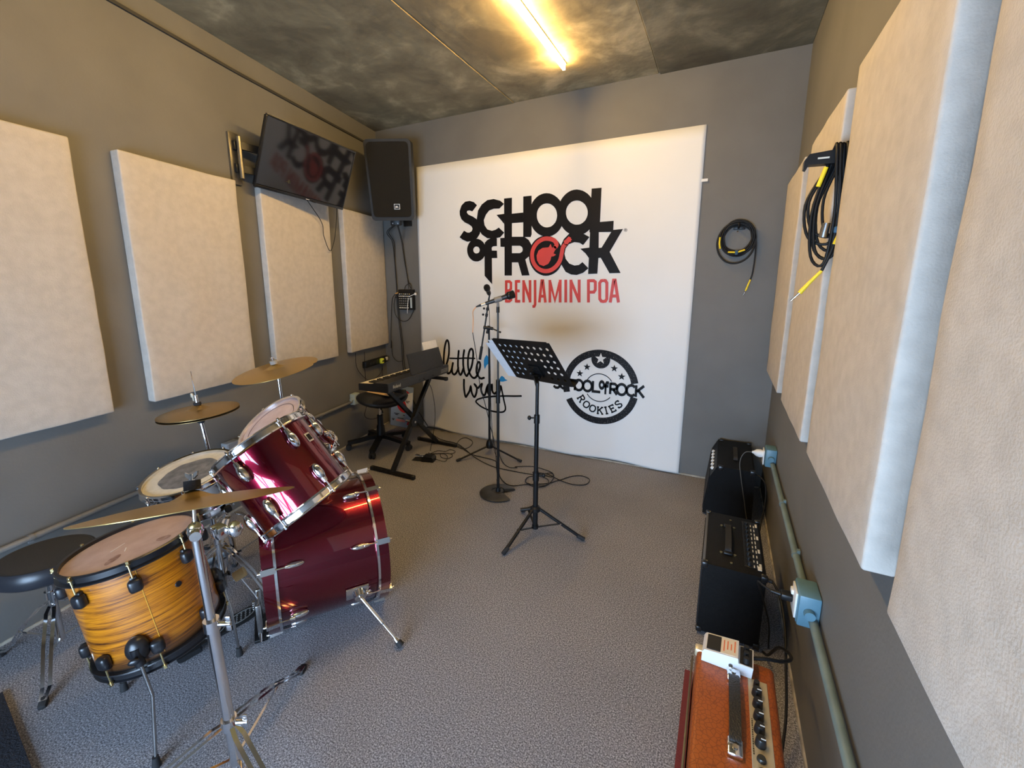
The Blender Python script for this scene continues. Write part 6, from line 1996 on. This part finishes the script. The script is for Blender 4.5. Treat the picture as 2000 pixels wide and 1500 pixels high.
top_p = Vector((mb0.x, mb0.y, .905))
b = MB()
b.cyl(hd_ - dr * .028, hd_ + dr * .028, .017, seg=16)
b.bar([hd_, top_p.lerp(hd_, .5), top_p], .022, .020)
b.build('tilt_joint', BLACK, mus)
MB().cyl(hd_ + dr * .028, hd_ + dr * .031, .007).build('joint_bolt', CHROME, mus)
b = MB()
b.cyl(DM @ Vector((-.01, -.06, .012)), DM @ Vector((-.01, -.06, .030)), .008)
b.ball(DM @ Vector((-.01, -.06, .036)), (.013, .013, .013))
b.build('desk_knob', BLACK, mus)
V3 = lambda z: Vector((mb0.x, mb0.y, z))
MB().cyl(V3(.70), V3(.915), .0095, seg=14).build('upper_tube', BLACKM, mus)
MB().cyl(V3(.36), V3(.73), .0125, seg=14).build('middle_tube', BLACKM, mus)
MB().cyl(V3(.055), V3(.40), .0150, seg=14).build('pole', BLACKM, mus)
for z, r, w in ((.715, .0165, (-.9, -.35, 0)), (.375, .0185, (.9, .4, 0))):
    b = MB()
    b.cyl(V3(z - .03), V3(z + .018), r, r * .95, seg=14)
    w = Vector(w).normalized()
    b.cyl(V3(z) + w * r, V3(z) + w * (r + .018), .005)
    b.build('collar', BLACK, mus)
    MB().ball(V3(z) + w * (r + .025), (.011, .011, .013)).build('collar_knob', BLACK, mus)
MB().lathe([(0, .150), (.020, .150), (.030, .158), (.030, .176), (.020, .186), (0, .186)], 18, M=T_(mb0)).build('leg_collar', BLACK, mus)
MB().lathe([(0, .046), (.019, .046), (.019, .066), (0, .066)], 16, M=T_(mb0)).build('brace_collar', BLACK, mus)
dk = Vector((-.92, -.40, 0)).normalized()
MB().cyl(V3(.168) + dk * .025, V3(.158) + dk * .085, .009, .011).build('lock_knob', BLACK, mus)
for (x, y) in ((-.951, 1.927), (-.601, 2.256), (-1.045, 2.392)):
    F = Vector((x, y, .012))
    d = F - mb0
    d.z = 0
    L = d.length
    d.normalize()
    sd = Vector((-d.y, d.x, 0))
    up = V3(.168) + d * .026
    lg = MB().cyl(up, F, .0095, seg=10).build('leg', BLACKM, mus)
    MB().cyl(F - d * .036 + Vector((0, 0, .018)), F + d * .004, .0125, .0120, seg=12).build('rubber_foot', RUBBER, lg)
    mm = up.lerp(F, .48)
    MB().bar([V3(.056) + d * .018, mm], .014, .003, side=sd).build('brace', BLACKM, mus)
    MB().cyl(mm - sd * .012, mm + sd * .012, .005, seg=8).build('rivet', CHROME, mus)
# sheets standing on the desk ledge, sticking out past its left edge
for k, (x0, x1, y1, rot, lab) in enumerate(((-.330, -.08, .120, 2, 'front white sheet sticking out left of the music stand desk'), (-.312, -.06, .142, -2, 'back white sheet on the music stand, its corner higher than the other'))):
    SMx = DM @ T_(Vector((0, -DH / 2 + .006, -.006 - .004 * k))) @ rz(R_(rot))
    b = MB()
    b.ext([(x0, .0), (x1, .0), (x1, .295), (x0, .285)], .0010, M=SMx)
    o = b.build('sheet_music', PAPER, loc=SMx @ Vector((x0, 0, 0)), smooth=False)
    tag(o, lab, 'paper', 'sheets on the music stand')

# ================================================================== amplifiers along the right wall
CORN = mat('black corner cap', (0.010, 0.010, 0.011), 0.3, var=.1)
GCLOTH = mat('dark grille cloth', (0.016, 0.016, 0.017), 0.85, bump=0.5, bscale=600)


def corner_cap(root, c, s, m=CORN, r=.020):
    """rounded three-way metal corner; s = signs pointing outwards"""
    b = MB()
    t = .003
    x, y, z = c
    b.box((x - s[0] * r / 2 + s[0] * t, y - s[1] * r / 2 + s[1] * t, z - s[2] * r / 2 + s[2] * t), (r + t, r + t, r + t), bev=.006)
    return b.build('corner_cap', m, root)


# farthest: rounded black practice amp with a sloping control front
ax0, ax1, ay0, ay1, az = .000, .258, 2.895, 3.440, .336
am = thing('guitar_amplifier', 'farthest black amplifier with white knobs, tucked in the corner of the room', 'amplifier', ((ax0 + ax1) / 2, (ay0 + ay1) / 2, 0))
b = MB()
pr = [(ax0 - .012, .012), (ax1 + .004, .012), (ax1 - .004, az - .008), (ax1 - .014, az), (ax0 + .062, az), (ax0 + .045, az - .006), (ax0 + .012, az - .075)]
b.ext(pr, ay1 - ay0, M=axes((0, ay1, 0), (1, 0, 0), (0, 0, 1), (0, -1, 0)))
b.build('cabinet', TOLEX, am, angle=35)
MB().ext([(ax0 - .0145, .03), (ax0 - .0125, .03), (ax0 + .009, az - .085), (ax0 + .007, az - .085)], ay1 - ay0 - .05, M=axes((0, ay1 - .025, 0), (1, 0, 0), (0, 0, 1), (0, -1, 0))).build('grille_cloth', GCLOTH, am, smooth=False)
k0 = None
for i in range(6):
    y = ay0 + .065 + i * .062
    nrm = Vector((-.069, 0, .036)).normalized()
    M = frame((ax0 + .026, y, az - .042), nrm)
    if k0 is None:
        k0 = MB().lathe([(0, .014), (.0085, .014), (.0105, .010), (.0115, 0)], 14).build('control_knob', WHITEP, am, M=M)
    else:
        inst(k0, am, M)
MB().bar(crom([(.150, ay0 + .15, az + .002), (.150, ay0 + .17, az + .020), (.150, ay0 + .26, az + .024), (.150, ay0 + .35, az + .020), (.150, ay0 + .37, az + .002)], 5), .024, .006, side=(1, 0, 0)).build('strap_handle', RUBBER, am)
for (x, sx_) in ((ax0 + .058, -1), (ax1 - .006, 1)):
    for y, sy_ in ((ay0, -1), (ay1, 1)):
        corner_cap(am, (x, y, az), (sx_, sy_, 1), r=.028)
for x in (ax0 + .03, ax1 - .03):
    for y in (ay0 + .03, ay1 - .03):
        MB().cyl((x, y, .0), (x, y, .0125), .014).build('rubber_foot', RUBBER, am)

# middle: black combo with strap handle and control strip
bx0, bx1, by0, by1, bz = .012, .238, 1.817, 2.285, .330
am = thing('guitar_amplifier', 'middle black combo amplifier with a strap handle and rows of knobs on top', 'amplifier', ((bx0 + bx1) / 2, (by0 + by1) / 2, 0))
MB().box(((bx0 + bx1) / 2, (by0 + by1) / 2, (bz + .014) / 2), (bx1 - bx0, by1 - by0, bz - .014), bev=.006).build('cabinet', TOLEX, am)
MB().box((bx0 - .002, (by0 + by1) / 2, bz / 2), (.005, by1 - by0 - .04, bz - .06)).build('grille_cloth', GCLOTH, am, smooth=False)
b = MB()
b.box((bx0 + .004, (by0 + by1) / 2, bz - .002), (.010, by1 - by0 - .03, .006), bev=.002)
b.build('edge_piping', mat('grey piping', (0.12, 0.13, 0.15), .4, var=.05), am)
for x, sx_ in ((bx0, -1), (bx1, 1)):
    for y, sy_ in ((by0, -1), (by1, 1)):
        for z, sz_ in ((.014, -1), (bz, 1)):
            corner_cap(am, (x, y, z), (sx_, sy_, sz_), r=.022)
            if sz_ > 0:
                MB().cyl((x - sx_ * .014, y - sy_ * .014, bz + .001), (x - sx_ * .014, y - sy_ * .014, bz + .0045), .004, seg=8).build('screw', BRASSY, am)
                if sy_ < 0:
                    MB().cyl((x - sx_ * .014, y + .001, z - .014), (x - sx_ * .014, y - .0035, z - .014), .004, seg=8).build('screw', CHROME, am)
hx = bx0 + .092
MB().bar(crom([(hx, by0 + .115, bz + .004), (hx, by0 + .13, bz + .018), (hx, by0 + .225, bz + .024), (hx, by0 + .32, bz + .018), (hx, by0 + .335, bz + .004)], 5), .024, .007, side=(1, 0, 0)).build('strap_handle', RUBBER, am)
for y in (by0 + .108, by0 + .342):
    MB().box((hx, y, bz + .005), (.034, .022, .010), bev=.004).build('handle_clip', BLACK, am)
    for x in (hx - .026, hx + .026):
        MB().cyl((x, y, bz), (x, y, bz + .004), .0055, seg=10).build('handle_screw', BRASSY, am)
for y in (by0 + .045, by1 - .055):
    MB().cyl((hx + .012, y, bz), (hx + .012, y, bz + .003), .005, seg=10).build('screw', BRASSY, am)
MB().box((bx1 - .042, (by0 + by1) / 2 + .005, bz + .0012), (.064, by1 - by0 - .085, .003), bev=.001, seg=1).build('control_panel', mat('control panel black', (.008, .008, .008), .3, var=.1), am)
k0 = None
for i in range(10):
    M = T_(Vector((bx1 - .058, by0 + .062 + i * .037, bz + .003)))
    if k0 is None:
        k0 = MB().lathe([(0, .014), (.0075, .014), (.0095, 0)], 12).build('control_knob', mat('black knob', (.015, .015, .015), .3, var=.1), am, M=M)
    else:
        inst(k0, am, M)
b = MB()
for i in range(10):
    for k in range(2):
        b.box((bx1 - .040 + k * .012, by0 + .060 + i * .037 + random.uniform(-.004, .004), bz + .0030), (.004, .014 + .010 * random.random(), .0008))
    if i % 3 == 0:
        b.box((bx1 - .018, by0 + .070 + i * .037, bz + .0030), (.008, .030, .0008))
b.build('panel_print', mat('white panel print', (.7, .7, .68), .5, var=.02), am, smooth=False)
MB().box((bx1 - .022, by0 + .050, bz + .0032), (.014, .026, .002)).build('power_switch', WHITEP, am, smooth=False)
for x in (bx0 + .03, bx1 - .03):
    for y in (by0 + .035, by1 - .035):
        MB().cyl((x, y, .0), (x, y, .0145), .015).build('rubber_foot', RUBBER, am)
cable('mains_cable', 'black cord curving from the rear of the middle amplifier past the near outlet box', [(bx1 - .002, by0 + .030, bz - .022), (bx1 + .022, by0 + .020, bz - .020), (.282, 1.76, .29), (.290, 1.66, .245), (.290, 1.56, .17), (.288, 1.46, .09), (.272, 1.36, .03), (.262, 1.28, .012), (.255, 1.15, .010), (.258, .98, .010)], .0044, group='amplifier cords')
MB().cyl((bx1 - .001, by0 + .030, bz - .022), (bx1 + .022, by0 + .020, bz - .021), .009, .007).build('cord_grip', RUBBER, am)

# nearest: orange crocodile-grain combo
cx0, cx1, cy0, cy1, cz = .004, .214, .865, 1.290, .380
am = thing('guitar_amplifier', 'nearest amplifier, orange crocodile vinyl with a cream control panel', 'amplifier', ((cx0 + cx1) / 2, (cy0 + cy1) / 2, 0))
b = MB()
pr = []
for (x, z, r, a) in ((cx1, cz, .018, 0), (cx0 + .012, cz, .010, 90), (cx0 - .004, .012, .006, 180), (cx1, .012, .012, 270)):
    sx_, sz_ = (1 if a in (0, 270) else -1), (1 if a in (0, 90) else -1)
    for i in range(5):
        t = R_(a + 90 * i / 4)
        pr.append((x - sx_ * r + r * math.cos(t), z - sz_ * r + r * math.sin(t)))
b.ext(pr, cy1 - cy0, M=axes((0, cy1, 0), (1, 0, 0), (0, 0, 1), (0, -1, 0)))
b.build('cabinet', CROC, am, angle=35)
b = MB()
b.box((cx0 + .001, (cy0 + cy1) / 2, cz - .026), (.006, cy1 - cy0 - .04, .005), bev=.002)
b.build('edge_piping', mat('olive piping', (.10, .075, .04), .4, var=.05), am)
MB().box((cx0 - .005, (cy0 + cy1) / 2, cz / 2 - .02), (.022, cy1 - cy0 - .05, cz - .11)).build('grille_cloth', mat('wine grille cloth', (.16, .02, .02), .8, bump=.5, bscale=500), am, smooth=False)
CORNI = mat('ivory corner cap', (.70, .60, .40), .3, .5, var=.05)
for y, sy_ in ((cy0, -1), (cy1, 1)):
    corner_cap(am, (cx0 + .010, y, cz), (-1, sy_, 1), CORNI, r=.024)
hx = .110
b = MB()
b.bar(crom([(hx, 1.205, cz + .012), (hx, 1.185, cz + .020), (hx, 1.10, cz + .025), (hx, 1.02, cz + .020), (hx, 1.002, cz + .012)], 6), .026, .008, side=(1, 0, 0))
b.build('strap_handle', mat('black leather strap', (.014, .013, .012), .45, bump=.3, bscale=250), am)
for y, s in ((1.212, 1), (.995, -1)):
    b = MB()
    b.box((hx, y, cz + .008), (.034, .044, .014), bev=.005)
    b.cyl((hx, y + .004 * s, cz + .014), (hx, y + .004 * s, cz + .019), .006)
    b.build('handle_clip', CHROME, am)
CREAMP = mat('cream control panel', (.52, .46, .33), .4, .3, var=.06)
px = .168
MB().box((px, (cy0 + cy1) / 2 - .010, cz + .0005), (.046, cy1 - cy0 - .10, .003), bev=.001, seg=1).build('control_panel', CREAMP, am)
for k, (y, r, mm) in enumerate(((1.205, .008, 'b'), (1.180, .0125, 'b'), (1.145, .0125, 'b'), (1.108, .0125, 'b'), (1.072, .0125, 'b'), (1.036, .0125, 'b'), (.998, .010, 'g'), (.966, .010, 'g'), (.932, .009, 'r'))):
    mm_ = {'b': MATS['black knob'], 'g': mat('dark jack', (.06, .06, .055), .35, .6, var=.1), 'r': mat('red lamp', (.25, .01, .01), .25, var=.05)}[mm]
    b = MB()
    h = .020 if mm == 'b' else .008
    b.lathe([(0, h), (r * .78, h), (r * .86, h * .85), (r, h * .2), (r, 0)], 16, M=T_(Vector((px - .004, y, cz + .002))))
    kn_ = b.build('control_knob' if mm == 'b' else ('input_jack' if mm == 'g' else 'pilot_lamp'), mm_, am)
    if mm == 'b' and k:
        MB().box((px - .004 + r * .35, y - .002, cz + .002 + h + .0004), (r * .8, .0022, .0012), M=I4).build('pointer', WHITEP, kn_, smooth=False)
b = MB()
for k in range(16):
    b.box((px - .0185, 1.10 - k * .0062, cz + .0024), (.0022, .0042 if k % 4 else .002, .0004))
b.build('panel_print', INK, am, smooth=False)
for x in (cx0 + .03, cx1 - .03):
    for y in (cy0 + .035, cy1 - .035):
        MB().cyl((x, y, .0), (x, y, .0125), .015).build('rubber_foot', RUBBER, am)

# white effects pedal on the orange amplifier
EM = axes((.092, 1.268, cz), Vector((.985, -.05, 0)).normalized(), Vector((.05, .985, 0)).normalized(), (0, 0, 1))
ep = thing('effects_pedal', 'white guitar effects pedal lying on top of the orange amplifier', 'pedal', EM.translation)
WPED = mat('white pedal enamel', (.74, .74, .76), .3, var=.02)
b = MB()
b.ext([(-.062, .001), (.064, .001), (.066, .034), (.030, .034), (.028, .048), (-.056, .040), (-.062, .030)], .072, M=EM @ axes((0, .036, 0), (1, 0, 0), (0, 0, 1), (0, -1, 0)))
b.build('case', WPED, ep, angle=25)
tr = EM @ T_(Vector((0, 0, 0.0447))) @ Matrix.Rotation(math.atan2(-.008, .084), 4, 'Y')
MB().box((-.034, 0, .0008), (.036, .060, .0035), M=tr, bev=.001, seg=1).build('rubber_pad', RUBBER, ep)
MB().box((.003, 0, .0008), (.040, .062, .0008), M=tr).build('label_plate', mat('cream label', (.78, .70, .58), .5, var=.03), ep, smooth=False)
b = MB()
for k in range(4):
    b.box((-.008 + .009 * k, .004 * (k % 2), .0016), (.0028, .044 - .010 * (k % 3), .0004), M=tr)
b.build('label_print', mat('vermilion print', (.75, .16, .06), .5, var=.03), ep, smooth=False)
for k in range(3):
    MB().lathe([(0, .016), (.0065, .016), (.0085, 0)], 12, M=EM @ T_(Vector((.048, -.022 + .022 * k, .034)))).build('knob', MATS['black knob'], ep)
MB().box((.048, 0, .0345), (.030, .066, .0012), M=EM).build('knob_plate', MATS['control panel black'], ep, smooth=False)
MB().cyl((.012, -.0355, .020), (.012, -.0385, .020), .0055, M=EM, seg=12).build('jack_socket', STEEL, ep)
cable('patch_cable', 'short thick black cable from the white pedal curling behind the middle amplifier', [EM @ Vector((.064, .020, .020)), EM @ Vector((.10, .035, .022)), (.235, 1.335, .38), (.272, 1.42, .33), (.285, 1.55, .25), (.276, 1.66, .17), (.258, 1.72, .08), (.252, 1.79, .03)], .0052)

# ================================================================== dark mat at the near left
MATC = mat('dark blue black mat', (.010, .012, .020), .9, bump=.9, bscale=200)
b = MB()
b.ext([(-2.19, .376), (-1.72, .315), (-1.30, .26), (-1.38, -.38), (-2.20, -.36)], .012, z0=.0005)
o = b.build('floor_mat', MATC, loc=(-1.8, 0, 0), smooth=False)
tag(o, 'dark mat edge lying on the carpet at the bottom left of the picture', 'mat')
